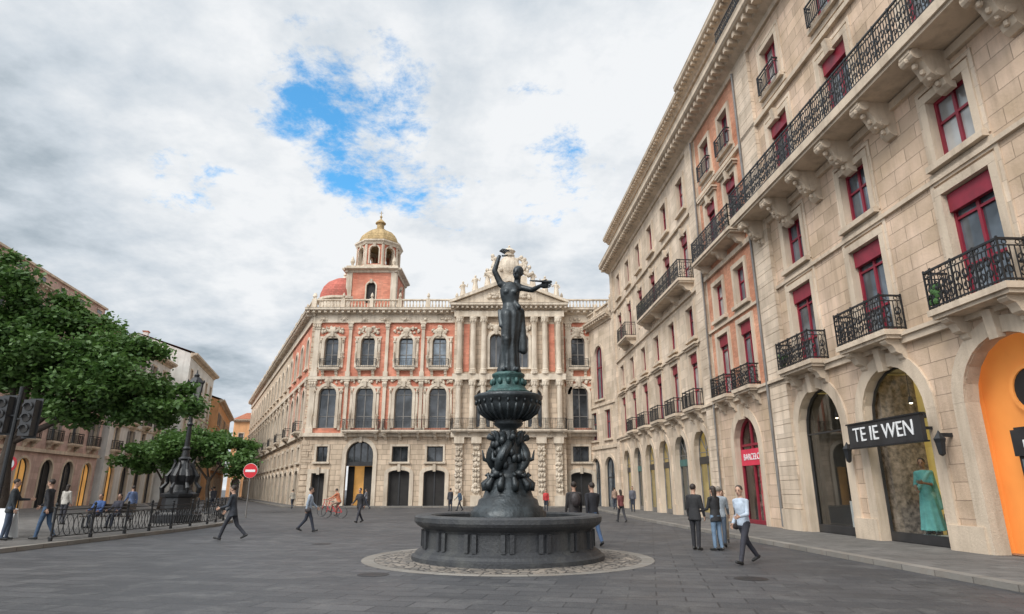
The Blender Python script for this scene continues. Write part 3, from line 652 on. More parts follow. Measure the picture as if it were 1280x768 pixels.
# ============================================================ LEFT STREET BUILDINGS
def rowb(name,p0,p1,H,mat,bay,floors,flip=False,roof='roof',gabled=True,depth=14,rails=(1,),fr='greyf',gro='arch',cproj=.8):
    E=empty(name); F=Fac(p0,p1,flip); Ln=F.len; nb=max(2,int(Ln/bay)); ops=[]
    for i in range(nb):
        a=(i+.5)*Ln/nb
        ops.append((a,bay*.55,.02,4.2,True if gro=='arch' else False))
        for z0,z1 in floors: ops.append((a,1.15,z0,z1,False))
    F.wall(0,Ln,0,H,ops,lambda a,z:mat,.3)
    for o in ops:
        g_=o[2]<1
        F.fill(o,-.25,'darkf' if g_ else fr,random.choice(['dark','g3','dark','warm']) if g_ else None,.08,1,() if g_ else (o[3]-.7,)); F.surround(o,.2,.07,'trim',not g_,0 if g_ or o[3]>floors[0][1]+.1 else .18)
        if not g_:
            for k in rails:
                if abs(o[2]-floors[k-1][0])<.01: F.balcony(o[0]-.95,o[0]+.95,o[2]-.08,.55,.95,sp=.12)
            if random.random()<.3: 
                for sg in(-1,1): F.box(F.G,o[0]+sg*.82-.22,o[0]+sg*.82+.22,o[2]+.02,o[3]-.02,.075,.12,'greyf')
    F.box(F.T,0,Ln,4.75,5.05,-.03,.2,'trim')
    for k in range(1,len(floors)): F.box(F.T,0,Ln,floors[k][0]-.75,floors[k][0]-.55,-.03,.1,'trim')
    cornice(F,F.T,-.1,Ln+.1,H,.6,cproj,'trim',.6)
    P=F.p
    for a in(0,Ln): F.W.face([P(a,0,0),P(a,H+.5,0),P(a,H+.5,-depth),P(a,0,-depth)],mat,[(0,0),(0,H),(depth,H),(depth,0)])
    F.W.face([P(0,0,-depth),P(Ln,0,-depth),P(Ln,H+.5,-depth),P(0,H+.5,-depth)],mat)
    if gabled:
        zr=H+3; m=-depth/2
        F.W.face([P(-.2,H+.7,.4),P(Ln+.2,H+.7,.4),P(Ln+.2,zr,m),P(-.2,zr,m)],roof,[(0,0),(Ln,0),(Ln,7),(0,7)]); F.W.face([P(-.2,H+.7,-depth),P(Ln+.2,H+.7,-depth),P(Ln+.2,zr,m),P(-.2,zr,m)],roof)
        for a in(0,Ln): F.W.face([P(a,H+.5,0),P(a,zr-.1,m),P(a,H+.5,-depth)],mat)
        for k in range(3):
            a=Ln*(k+.5)/3; F.box(F.T,a-.4,a+.4,H+1,zr+.9,m-.3,m+.3,mat); F.box(F.T,a-.5,a+.5,zr+.9,zr+1.05,m-.4,m+.4,'roof')
    else:
        F.W.face([P(0,H+.55,0),P(Ln,H+.55,0),P(Ln,H+.55,-depth),P(0,H+.55,-depth)],roof)
        # set-back attic storey with small windows
        F.box(F.W,.6,Ln-.6,H+.55,H+2.6,-7,-1.6,mat); F.box(F.T,.4,Ln-.4,H+2.6,H+2.8,-7.2,-1.4,'trim')
        for i in range(nb):
            a=(i+.5)*Ln/nb; F.box(F.G,a-.5,a+.5,H+.9,H+2.2,-1.62,-1.57,'g3'); F.box(F.T,a-.62,a+.62,H+2.2,H+2.32,-1.61,-1.5,'trim')
        for k in range(4):
            a=Ln*(k+.5)/4; F.box(F.W,a-.4,a+.4,H+2.81,H+4.0,-5,-4.3,mat)
    F.flush('x',E); return F
fl5=[(5.9,8.4),(9.2,11.5),(12.3,14.3),(15.1,16.8)]
rowb('pink_townhouse',(-36.0,26),(-43.0,66.5),17.9,'pink',3.5,fl5,rails=(1,2,3),gabled=False,roof='slate',cproj=.6)
rowb('white_townhouse',(-43.2,68),(-46.5,84),17.4,'white',3.3,[(5.9,8.2),(9.2,11.4),(12.4,14.4),(15.0,16.6)],rails=(1,2),gabled=True)
rowb('red_roof_house',(-45.3,86.5),(-51.0,106),19.6,'white',3.6,[(5.9,8.4),(9.4,11.6),(12.8,14.8),(16,18)],rails=(1,))
rowb('orange_townhouse',(-50.5,108),(-62.5,140),16.0,'orange',3.6,[(5.9,8.2),(9.2,11.4),(12.4,14.4)],rails=(1,))
rowb('distant_street_house',(-66,150),(-50,150),17,'orange',3.6,[(5.9,8.2),(9.2,11.4),(12.4,14.4)])
# ============================================================ FOUNTAIN
E=empty('fountain'); fx,fy=-.1,16.9; b=MB(); O=(fx,fy,0)
lathe(b,O,[(2.42,0),(2.42,.10),(2.34,.14),(2.30,.20),(2.22,.24),(2.14,.30),(2.12,.66),(2.16,.72),(2.26,.78),(2.34,.84),(2.38,.90),(2.38,1.0),(2.32,1.04),(1.98,1.04),(1.94,1.0),(1.94,.72)],'basin',64)
for i in range(16):
    A=2*math.pi*(i+.5)/16; M3=Matrix.Rotation(A,3,'Z')
    for off in(-.33,.33):
        cc=Vector((fx,fy,.48))+M3@Vector((2.12,off,0)); q=[]
        for x in(-.06,.06):
            for y in(-.05,.05):
                for zq in(-.2,.2): q.append(cc+M3@Vector((x,y,zq)))
        b.raw(q,[(0,1,3,2),(4,5,7,6),(0,1,5,4),(2,3,7,6),(0,2,6,4),(1,3,7,5)],'basin')
b.build('basin',E,False)
w=MB(); lathe(w,O,[(1.95,.8),(.5,.801)],'water',48); w.build('water_surface',E)
b=MB()
lathe(b,O,[(.98,.72),(.98,1.10),(.92,1.14),(.9,1.22),(.8,1.26),(.76,1.40),(.66,1.46),(.60,1.62),(.54,1.66),(.46,1.9),(.38,1.95),(.34,2.05),(.36,2.3),(.34,2.7),(.30,3.0),(.24,3.1),(.23,3.2),(.36,3.28),(.40,3.34),(.36,3.4),(.52,3.48),(.74,3.62),(.85,3.8),(.86,3.92),(.92,3.98),(.93,4.06),(.84,4.1),(.4,4.12)],'bronze',40)
for i in range(24):
    A=2*math.pi*i/24; ca,sa=math.cos(A),math.sin(A)
    tube(b,[(fx+r*ca,fy+r*sa,z) for r,z in((.42,3.42),(.58,3.49),(.76,3.63),(.84,3.8))],[.02,.035,.045,.03],'bronze',6)
    ellip(b,(fx+.87*ca,fy+.87*sa,3.88),(.04,.04,.06),'bronze',6,4)
for i in range(10):
    A=2*math.pi*i/10; ca,sa=math.cos(A),math.sin(A)
    tube(b,[(fx+r*ca,fy+r*sa,z) for r,z in((.60,1.62),(.62,1.78),(.48,1.92),(.54,2.04),(.6,1.99))],[.08,.1,.08,.06,.03],'bronze',6)
    tube(b,[(fx+r*ca,fy+r*sa,z) for r,z in((.28,2.72),(.33,2.9),(.37,3.08),(.46,3.12))],[.06,.08,.06,.03],'bronze',6)
for i in range(4):
    A=math.pi/4+math.pi/2*i; pts=[];rr=[]
    for k in range(11):
        t=k/10; r=.36+.13*math.sin(math.pi*(t*1.15)); z=2.02+t*.86; a=A+.9*t
        pts.append((fx+r*math.cos(a),fy+r*math.sin(a),z)); rr.append(.04+.10*math.sin(math.pi*min(1,(1-t)*.95+.08))**.8)
    tube(b,pts,rr,'bronze',9)
    c_=Vector(pts[0]); d=Vector((math.cos(A),math.sin(A),0))
    ellip(b,c_+d*.06+Vector((0,0,.02)),(.14,.14,.12),'bronze',9,6); tube(b,[c_+d*.1,c_+d*.26+Vector((0,0,-.05))],[.08,.03],'bronze',7)
    tube(b,[pts[-1],(fx+.55*math.cos(A+1.1),fy+.55*math.sin(A+1.1),3.0)],[.05,.09],'bronze',6)
    s2=Vector((-d.y,d.x,0))
    for sg in(-1,1): tube(b,[Vector(pts[4]),Vector(pts[4])+s2*sg*.18+d*.1+Vector((0,0,.05)),Vector(pts[5])+s2*sg*.24+d*.08+Vector((0,0,.2))],[.07,.05,.015],'bronze',6)
    for k in range(8): ellip(b,(fx+.4*math.cos(A+.2*k),fy+.4*math.sin(A+.2*k),random.uniform(2.0,2.9)),(.09,.09,.12),'bronze',6,4)
b.build('pedestal',E,True)
b=MB(); lathe(b,O,[(.60,4.1),(.64,4.16),(.58,4.2),(.5,4.24),(.46,4.32),(.42,4.36),(.40,4.55),(.44,4.6),(.45,4.66),(.38,4.7),(.28,4.72)],'verdi',32)
for i in range(12): ellip(b,(fx+.44*math.cos(i*math.pi/6),fy+.44*math.sin(i*math.pi/6),4.44),(.07,.07,.10),'verdi',6,4)
b.build('statue_plinth',E,True)
# ============================================================ FIGURES
class Fig:
    def __init__(s): s.v=[];s.f=[];s.pr=[];s.x=MB()
    def _add(s,V,F):
        i=len(s.v); s.v+=[tuple(p) for p in V]; s.f+=[tuple(i+a for a in q) for q in F]
    def ell(s,c,r,tag,R=None):
        mb=MB(); ellip(mb,c,r,'x',14,9,R); s._add(mb.v,mb.f); s.pr.append(('e',np.array(c),np.array(r),np.array(R.transposed()) if R else np.eye(3),tag))
    def cap(s,a,b,ra,rb,tag):
        a=Vector(a);b=Vector(b); d=(b-a).normalized(); pts=[];rr=[]
        for t in(-1,-.75,-.4): pts.append(a+d*ra*t); rr.append(max(.002,ra*math.sqrt(1-t*t)))
        pts+=[a,b];rr+=[ra,rb]
        for t in(.4,.75,1): pts.append(b+d*rb*t); rr.append(max(.002,rb*math.sqrt(1-t*t)))
        mb=MB(); tube(mb,pts,rr,'x',12); s._add(mb.v,mb.f); s.pr.append(('c',np.array(a),np.array(b),ra,rb,tag))
    def loft(s,rings,Mx,tag,pleat=0,np_=9):
        V=[];F=[];n=36
        for k,(x,y,z,rx,ry) in enumerate(rings):
            for j in range(n):
                a=2*math.pi*j/n; q=1+pleat*math.cos(np_*a+z*2.5)*(1-k/len(rings)); V.append(Mx@Vector((x+rx*q*math.cos(a),y+ry*q*math.sin(a),z)))
        m=len(rings)
        for i in range(m-1):
            for j in range(n): F.append((i*n+j,i*n+(j+1)%n,(i+1)*n+(j+1)%n,(i+1)*n+j))
        F.append(tuple(range(n))[::-1]); F.append(tuple((m-1)*n+j for j in range(n))); s._add(V,F)
        s.pr.append(('l',np.array(rings),np.array(Mx.inverted()),tag))
    def finish(s,name,mats,vox,parent=None):
        me=bpy.data.meshes.new('t'); me.from_pydata(s.v,[],s.f); o=bpy.data.objects.new('t',me); COL.objects.link(o)
        md=o.modifiers.new('r','REMESH'); md.mode='VOXEL'; md.voxel_size=vox; md.use_smooth_shade=True
        sm=o.modifiers.new('s','SMOOTH'); sm.iterations=2; sm.factor=.5
        dg=bpy.context.evaluated_depsgraph_get(); r=bpy.data.meshes.new_from_object(o.evaluated_get(dg)); bpy.data.objects.remove(o)
        n=len(r.polygons); cen=np.zeros(n*3); r.polygons.foreach_get('center',cen); cen=cen.reshape(-1,3)
        best=np.full(n,1e9); idx=np.zeros(n,int); tags=list(mats.keys())
        for p in s.pr:
            if p[0]=='e':
                q=(cen-p[1])@p[3].T/p[2]; sd=(np.linalg.norm(q,axis=1)-1)*p[2].min()
            elif p[0]=='c':
                ab=p[2]-p[1]; t=np.clip(((cen-p[1])@ab)/max(1e-9,(ab@ab)),0,1); sd=np.linalg.norm(cen-p[1]-t[:,None]*ab,axis=1)-(p[3]+(p[4]-p[3])*t)
            else:
                h=np.c_[cen,np.ones(n)]@p[2].T; rg=p[1]; z=h[:,2]; o_=np.argsort(rg[:,2]); rg=rg[o_]
                X=np.interp(z,rg[:,2],rg[:,0]);Y=np.interp(z,rg[:,2],rg[:,1]);RX=np.interp(z,rg[:,2],rg[:,3]);RY=np.interp(z,rg[:,2],rg[:,4])
                sd=(np.sqrt(((h[:,0]-X)/RX)**2+((h[:,1]-Y)/RY)**2)-1)*np.minimum(RX,RY)
                out=np.maximum(rg[0,2]-z,z-rg[-1,2]); sd=np.where(out>0,np.maximum(sd,out),sd)
            k=tags.index(p[-1]); m_=sd<best; best[m_]=sd[m_]; idx[m_]=k
        for t in tags: r.materials.append(mats[t])
        r.polygons.foreach_set('material_index',idx.astype(np.int32)); r.polygons.foreach_set('use_smooth',[True]*n)
        if s.x.f:
            import bmesh
            bm=bmesh.new(); bm.from_mesh(r); vs=[bm.verts.new(v) for v in s.x.v]
            for q,mi in zip(s.x.f,s.x.m):
                try: f=bm.faces.new([vs[a] for a in q]); f.material_index=tags.index(s.x.mats[mi]); f.smooth=True
                except Exception: pass
            bm.to_mesh(r); bm.free()
        r.name=name; ob=bpy.data.objects.new(name,r); COL.objects.link(ob)
        if parent: ob.parent=parent
        return ob
def fingers(f,wrist,d,side,palm,tag,curl=.35,sc_=1.0):
    w=Vector(wrist); d=Vector(d).normalized(); s=Vector(side); s=(s-d*s.dot(d)).normalized(); p=s.cross(d) if palm is None else Vector(palm).normalized()
    Rm=Matrix((s,p,d)).transposed(); f.ell(w+d*.05*sc_,(.042*sc_,.018*sc_,.055*sc_),tag,Rm)
    for i,(o,l) in enumerate(((.030,.070),(.010,.078),(-.010,.072),(-.029,.057))):
        b=w+d*.085*sc_+s*o*sc_; c1=curl; m_=b+(d*math.cos(c1)+p*math.sin(c1))*l*.55*sc_; c2=curl*2.4; e=m_+(d*math.cos(c2)+p*math.sin(c2))*l*.5*sc_
        tube(f.x,[b-d*.02*sc_,m_,e],[.010*sc_,.009*sc_,.006*sc_],tag,6)
    b=w+d*.03*sc_+s*.03*sc_; m_=b+(d*.6+s*.7+p*.2).normalized()*.04*sc_; e=m_+(d*.9+s*.2+p*.3).normalized()*.032*sc_
    tube(f.x,[b-s*.01,m_,e],[.013*sc_,.011*sc_,.007*sc_],tag,6)
PM={}
def cm_(name,c,r=.8,var=.2):
    k=(name,c)
    if k not in PM: PM[k]=simple(name,c,r,bump=.5,bscale=25,var=var,vscale=6)
    return PM[k]
def head(f,T,yaw,hair,skin='skin',female=False):
    Rz=Matrix.Rotation(yaw,4,'Z'); H=T@Matrix.Translation((0,.01,1.60))@Rz; R3=H.to_3x3().normalized()
    P=lambda x,y,z:H@Vector((x,y,z))
    f.cap(T@Vector((0,-.01,1.42)),P(0,-.015,-.05),.056,.052,skin)
    f.ell(P(0,0,.03),(.074,.092,.098),skin,R3); f.ell(P(0,.022,-.045),(.054,.062,.062),skin,R3)
    f.cap(P(0,.088,.02),P(0,.106,-.022),.009,.015,skin)
    for sg in(-1,1):
        f.ell(P(sg*.076,-.005,.0),(.012,.02,.03),skin,R3); ellip(f.x,P(sg*.030,.083,.018),(.013,.009,.008),'hair',6,4)
        ellip(f.x,P(sg*.031,.088,.037),(.018,.006,.004),'hair',6,4)
    ellip(f.x,P(0,.082,-.055),(.024,.008,.006),'lip',6,4)
    f.ell(P(0,-.022,.052),(.086,.096,.092),'hair',R3)
    if hair=='long':
        f.ell(P(0,-.062,-.05),(.085,.05,.15),'hair',R3); f.ell(P(0,-.07,-.15),(.07,.035,.1),'hair',R3)
    if hair=='bun': f.ell(P(0,-.12,.05),(.045,.04,.045),'hair',R3)
def person(name,loc,yaw,pose,top=(.1,.1,.12),bot=(.03,.035,.05),shoe=(.02,.02,.02),haircol=(.03,.02,.015),skin=(.45,.27,.19),hair='short',h=1.75,female=False,coat=False,sleeve='long',bag=None,vox=.02,z=0,skirt=False,mono=None,parent=None):
    p=dict(lt=0,lk=4,rt=0,rk=4,la=5,lb=8,le=12,ra=5,rb=8,re=12,lean=2,hy=0,hipz=.92); p.update(pose); D=math.radians
    f=Fig(); hz=p['hipz']; T=Matrix.Translation((0,0,hz))@Matrix.Rotation(-D(p['lean']),4,'X')@Matrix.Translation((0,0,-.92))
    g=.92 if female else 1; lo=[]
    for sg,t,k in((-1,'lt','lk'),(1,'rt','rk')):
        a=D(p[t]); b=a-D(p[k]); H=Vector((sg*.088,0,hz-.03)); K=H+Vector((0,math.sin(a),-math.cos(a)))*.42; A=K+Vector((0,math.sin(b),-math.cos(b)))*.41
        f.cap(H,K,.092,.064,'bot'); f.cap(K,A+(K-A)*.05,.064,.05,'bot')
        fb=b*.55 if b<0 else b*.9; fd=Vector((sg*.12,math.cos(fb),math.sin(fb))).normalized(); up=Vector((0,-fd.z,fd.y))
        heel=A-up*.035-fd*.04; toe=A-up*.045+fd*.15; f.cap(heel,toe,.042,.036,'shoe'); f.cap(A,A-up*.03,.04,.04,'shoe'); lo+= [heel.z-.042,toe.z-.036]
    f.loft([(0,-.005,.80,.13,.10),(0,-.01,.90,.165,.118),(0,0,.98,.155,.108),(0,0,1.05,.14*g,.1)],T,'bot')
    hem=.86 if not coat else .76; fl=.165 if not coat else .185
    f.loft([(0,-.008,hem,fl+.008,.125),(0,-.005,.96,.163,.118),(0,.005,1.08,.150*g,.112),(0,.012,1.22,.172*g,.122),(0,.005,1.34,.176*g,.112),(0,-.005,1.41,.12*g,.085),(0,-.008,1.45,.06,.06)],T,'top')
    if skirt: f.loft([(0,0,.08,.27,.24),(0,0,.3,.24,.2),(0,0,.6,.21,.16),(0,0,.95,.16,.12)],T,'top',.1); f.cap(T@Vector((-.15,.06,1.4)),T@Vector((.14,.13,1.0)),.05,.05,'bot'); f.cap(T@Vector((-.15,-.05,1.4)),T@Vector((-.2,-.1,.6)),.05,.07,'bot')
    for sg,a_,b_,e_ in((-1,'la','lb','le'),(1,'ra','rb','re')):
        a=D(p[a_]);bb=D(p[b_]);e=a+D(p[e_]); S=T@Vector((sg*.178*g,0,1.375))
        d1=Vector((sg*math.sin(bb),math.sin(a)*math.cos(bb),-math.cos(a)*math.cos(bb))); bi=bb*.3
        d2=Vector((sg*math.sin(bi) - sg*p.get('cross',0),math.sin(e)*math.cos(bi),-math.cos(e)*math.cos(bi))).normalized()
        El=S+d1*.285; Wr=El+d2*.245
        f.cap(T@Vector((sg*.10*g,0,1.39)),S,.06,.062,'top'); f.cap(S,El,.058*g,.047*g,'top')
        if sleeve=='long': f.cap(El,Wr-d2*.02,.047*g,.036,'top')
        else: f.cap(El,Wr,.038*g,.026,'skin')
        f.cap(Wr-d2*.03,Wr+d2*.015,.025,.026,'skin')
        side=Vector((0,1,.2)) if abs(d2.y)<.7 else Vector((0,0,1))
        fingers(f,Wr,d2,side,Vector((-sg,0,0)) if abs(d2.x)<.7 else Vector((0,-1,0)),'skin',.4)
    head(f,T,D(p['hy']),hair,female=female)
    if bag:
        if bag=='backpack': f.ell(T@Vector((0,-.19,1.22)),(.14,.09,.2),'bag')
        else:
            q=T@Vector((.23,0,.85)); f.ell(q,(.05,.13,.11),'bag'); f.cap(T@Vector((.19,.02,1.40)),T@Vector((.225,.03,.95)),.013,.013,'bag')
    mats={'top':cm_('cloth_top',top),'bot':cm_('cloth_trousers',bot),'shoe':cm_('shoe_leather',shoe,.5),'skin':cm_('skin',skin,.55,.06),'hair':cm_('hair',haircol,.6),'lip':cm_('lips',(.3,.1,.09),.5,.05),'bag':cm_('bag_leather',(.05,.04,.04),.5)}
    ob=f.finish(name,mats,vox,parent); s=h/1.75; m=0 if 'sit' in p else min(lo)
    ob.scale=(s,s,s); ob.rotation_euler=(0,0,D(yaw)); ob.location=(loc[0],loc[1],z-m*s); return ob
walkA=dict(lt=22,lk=6,rt=-14,rk=20,la=-20,le=15,ra=20,re=28,lean=3)
walkB=dict(lt=-14,lk=26,rt=20,rk=5,la=18,le=28,ra=-16,re=14,lean=3)
st=dict(lt=3,rt=-3,la=4,ra=6)
person('pedestrian_man',(-9.6,22.6),95,dict(lt=26,lk=8,rt=-20,rk=24,la=12,le=60,ra=14,re=30,lean=6),top=(.03,.035,.045),bot=(.025,.027,.035),coat=True,h=1.85,vox=.017)
person('pedestrian_man',(-8.3,26.8),-80,walkB,top=(.34,.40,.48),bot=(.03,.035,.05),h=1.78,bag='sh')
person('pedestrian_man',(-7.9,34),150,walkA,top=(.03,.03,.035),bot=(.03,.03,.04),h=1.76,coat=True)
person('pedestrian_man',(2.5,20.3),20,dict(walkA,hy=20),top=(.02,.02,.025),bot=(.07,.12,.22),h=1.9,coat=True)
person('pedestrian_man',(1.95,20.5),10,st,top=(.035,.03,.03),bot=(.03,.03,.04),h=1.88,coat=True,bag='backpack')
person('pedestrian_man',(5.25,18.9),-40,st,top=(.02,.02,.022),bot=(.02,.02,.024),h=1.8,coat=True,vox=.016)
person('pedestrian_woman',(5.78,18.7),30,dict(st,la=15,le=60),top=(.02,.02,.022),bot=(.14,.21,.30),h=1.74,hair='long',female=True,vox=.016,coat=True)
person('pedestrian_woman',(6.7,20.9),160,walkB,top=(.45,.38,.32),bot=(.38,.30,.22),h=1.68,hair='long',female=True)
person('pedestrian_man',(6.3,19.9),-20,walkA,top=(.24,.27,.30),bot=(.05,.07,.1),h=1.78,haircol=(.2,.17,.14))
person('pedestrian_man',(5.4,15.4),115,dict(lt=20,lk=4,rt=-20,rk=20,la=10,le=70,ra=-10,re=40,lean=3,hy=25),top=(.40,.46,.54),bot=(.03,.03,.04),h=1.78,vox=.014,bag='sh',haircol=(.05,.035,.025))
person('pedestrian_woman',(5.75,34.5),20,walkA,top=(.14,.04,.04),bot=(.03,.03,.035),female=True,hair='long',h=1.68)
person('pedestrian_man',(-15.9,20.8),-60,dict(st,la=30,le=60),top=(.025,.03,.035),bot=(.06,.08,.12),h=1.85,z=.12,coat=True)
person('pedestrian_man',(-15.0,21.2),100,dict(walkA,lt=14,rt=-8),top=(.02,.02,.024),bot=(.05,.09,.16),h=1.87,z=.12,coat=True)
person('pedestrian_woman',(-20.5,30),0,st,top=(.45,.42,.38),bot=(.04,.04,.05),female=True,hair='long',z=.12)
person('pedestrian_man',(-19.2,33),60,walkB,top=(.1,.14,.25),bot=(.03,.03,.04),z=.12)
for (x,y,t,hh,yw) in ((-4.9,52,(.05,.05,.06),1.75,30),(-4.2,52.5,(.05,.08,.12),1.7,120),(2.6,50,(.45,.04,.04),1.66,180),(-12.5,56,(.2,.2,.22),1.75,90),(-24,52,(.3,.28,.25),1.7,80),(-22,48,(.04,.04,.05),1.78,0),(8.5,46,(.1,.1,.12),1.75,170),(8.2,52,(.3,.2,.15),1.7,10),(-19.5,58,(.4,.36,.3),1.7,40),(-30,70,(.1,.1,.12),1.75,0)):
    person('pedestrian_man',(x,y),yw,random.choice([walkA,walkB,st]),top=t,h=hh,vox=.03,z=.12 if x<-20 or x>7 else 0)
E=empty('park_bench'); bb=MB(); bx,by=-17.0,27.6
for k in range(4): wbox(bb,bx-1.0,bx+1.0,by-.25+k*.13,by-.15+k*.13,.55,.59,'bark')
for k in range(3): wbox(bb,bx-1.0,bx+1.0,by+.27,by+.31,.70+k*.13,.80+k*.13,'bark')
for x in(bx-.85,bx+.85): tube(bb,[(x,by-.22,.12),(x,by-.2,.54)],.025,'iron'); tube(bb,[(x,by+.32,.12),(x,by+.26,.54),(x,by+.34,1.1)],.025,'iron')
bb.build('seat_and_legs',E)
sit=dict(lt=85,lk=85,rt=85,rk=80,la=30,le=40,ra=30,re=45,hipz=.55,lean=-2,sit=1)
person('seated_man',(bx-.45,by+.1),180,sit,top=(.06,.12,.3),z=.12); person('seated_woman',(bx+.35,by+.1),180,sit,top=(.05,.05,.07),female=True,hair='long',z=.12)
mq=R.p(19.55,0,-.85)
person('mannequin_in_sari',(mq[0],mq[1]),125,dict(lt=0,rt=0,la=20,le=80,ra=10,re=55,cross=.5,hy=10),top=(.13,.40,.38),bot=(.22,.50,.46),skin=(.30,.16,.10),h=2.2,female=True,hair='bun',vox=.016,z=.36,skirt=True,sleeve='short')
pe=MB(); lathe(pe,(mq[0],mq[1],.13),[(.45,0),(.45,.17),(.42,.2),(.42,.23)],'white_p',24); pe.build('mannequin_plinth')
dd=MB(); 
for (ds,dp_,hh) in ((-1.0,-1.5,1.1),(.2,-1.7,.8),(1.1,-1.4,1.0)): 
    R.box(dd,19.4+ds-.3,19.4+ds+.3,.14,.14+hh,dp_-.2,dp_+.2,'goods')
    for k in range(4): ellip(dd,R.p(19.4+ds-.2+.13*k,.2+hh,dp_),(.07,.07,.13),random.choice(['redw','dark','white_p']),7,5)
dd.build('shop_display')
# bronze statue
f=Fig(); I4=Matrix.Identity(4)
f.loft([(0.02,0,.0,.18,.16),(.02,0,.15,.155,.145),(.01,.01,.45,.135,.135),(-.01,.01,.70,.155,.135),(-.02,0,.90,.185,.14),(-.015,0,1.0,.155,.12),(0,0,1.08,.125,.105)],I4,'top',.12,9)
f.loft([(-.015,0,.98,.155,.12),(0,0,1.1,.122,.1),(.01,.01,1.22,.15,.115),(.01,.01,1.33,.16,.11),(.0,0,1.41,.115,.085),(0,0,1.45,.06,.06)],I4,'top')
for sg in(-1,1): f.ell((sg*.065,.10,1.27),(.05,.045,.05),'top')
f.cap((.06,.1,.5),(.05,.07,.9),.075,.095,'top'); f.cap((.05,.12,.5),(.07,.06,.12),.065,.05,'top'); f.cap((-.14,.02,.95),(.1,.13,.55),.045,.035,'top'); f.cap((-.17,0,.98),(-.20,.02,.35),.05,.065,'top'); f.cap((.12,-.02,1.38),(-.13,.09,1.02),.035,.04,'top')
f.cap((.17,.0,.98),(.15,.1,.72),.035,.03,'top')
for sg in(-1,1): f.cap((sg*.08,.04,.04),(sg*.1,.2,.03),.045,.035,'top')
f.cap((.09,0,1.40),(.155,0,1.43),.06,.06,'top'); f.cap((.155,0,1.43),(.255,.02,1.64),.055,.044,'top'); f.cap((.255,.02,1.64),(.185,.03,1.88),.044,.030,'top')
fingers(f,(.185,.03,1.88),(-.6,.05,1),(-1,0,-.2),(-.7,0,-.5),'top',.45,1.25)
f.cap((-.09,0,1.40),(-.16,0,1.37),.06,.058,'top'); f.cap((-.16,0,1.37),(-.34,.09,1.30),.053,.044,'top'); f.cap((-.34,.09,1.30),(-.46,.26,1.315),.044,.030,'top')
fingers(f,(-.46,.26,1.315),(-.9,.3,.0),(0,.3,1),(0,1,0),'top',.5,1.25)
f.cap((-.30,.30,1.385),(-.62,.32,1.36),.014,.022,'top')
head(f,Matrix.Rotation(math.radians(-4),4,'Y'),math.radians(-25),'bun','top')
st_=f.finish('bronze_statue',{'top':M['bronze'],'hair':M['bronze'],'lip':M['bronze'],'skin':M['bronze']},.012)
st_.scale=(1.8,)*3; st_.rotation_euler=(0,0,math.pi); st_.location=(fx+.06,fy,4.70)
# ============================================================ BICYCLE + rider
def bicycle(loc,yaw,n='bicycle'):
    E=empty(n,(loc[0],loc[1],0)); E.rotation_euler=(0,0,math.radians(yaw)); b=MB()
    for y in(-.52,.52):
        q=[(0,y+.34*math.cos(t*math.pi/12),.35+.34*math.sin(t*math.pi/12)) for t in range(25)]; tube(b,q,.02,'darkf',6,False)
        for t in range(8): bar(b,(0,y,.35),(0,y+.33*math.cos(t*math.pi/4),.35+.33*math.sin(t*math.pi/4)),.004,'greyf')
    for p in ([(0,-.52,.35),(0,-.12,.32),(0,-.25,.82),(0,.36,.85),(0,-.12,.32)],[(0,-.52,.35),(0,-.22,.72)],[(0,.52,.35),(0,.36,.95),(0,.33,1.02)],[(-.28,.25,1.04),(0,.35,1.02),(.28,.25,1.04)]): tube(b,p,.018,'red_p',6)
    ellip(b,(0,-.27,.9),(.07,.13,.035),'darkf',8,5); tube(b,[(.1,-.12,.2),(-.1,-.12,.44)],.012,'iron')
    b.build('frame_and_wheels',E)
bicycle((-10.7,39.5),75); person('cyclist',(-10.45,39.5),75,dict(lt=75,lk=60,rt=40,rk=50,la=50,le=20,ra=50,re=20,lean=18,hipz=.98,sit=1),top=(.5,.16,.08),bot=(.3,.2,.15),h=1.7,skin=(.5,.3,.22))
bicycle((-11.6,41.5),70)
# ============================================================ LAMP POST
E=empty('street_lamp'); b=MB(); lx,ly=-16.3,32.0; O=(lx,ly,.12)
lathe(b,O,[(1.1,0),(1.1,.35),(1.0,.4),(.95,.5),(.8,.55),(.75,1.15),(.85,1.2),(.87,1.32),(.65,1.4)],'iron',8,math.pi/8)
lathe(b,O,[(.6,1.4),(.52,1.5),(.45,1.75),(.56,1.95),(.62,2.2),(.5,2.5),(.32,2.75),(.26,2.9),(.32,3.0),(.2,3.1),(.16,3.4),(.2,3.5),(.13,3.6),(.1,4.6),(.15,4.7),(.1,4.8),(.09,5.2),(.2,5.35),(.12,5.45),(.24,5.6)],'iron',20)
for i in range(8):
    A=i*math.pi/4; ca,sa=math.cos(A),math.sin(A)
    tube(b,[(lx+r*ca,ly+r*sa,z+.12) for r,z in((.85,1.35),(.9,1.6),(.68,1.85),(.72,2.15),(.52,2.45),(.42,2.8),(.5,2.95))],[.07,.1,.07,.1,.08,.07,.03],'iron',6)
lathe(b,O,[(.34,6.75),(.42,6.8),(.36,6.88),(.22,7.05),(.12,7.12),(.15,7.2),(.05,7.3),(.02,7.5)],'iron',6); lathe(b,O,[(.2,5.58),(.26,5.62),(.26,5.7)],'iron',6)
for i in range(6):
    A=i*math.pi/3; ca,sa=math.cos(A),math.sin(A); bar(b,(lx+.25*ca,ly+.25*sa,5.8),(lx+.37*ca,ly+.37*sa,6.9),.03,'iron')
    ellip(b,(lx+.42*ca,ly+.42*sa,6.98),(.04,.04,.09),'iron',5,4)
b.build('post',E); b=MB(); lathe(b,O,[(.23,5.7),(.34,6.75)],'lampglass',6); b.build('lantern_glass',E)
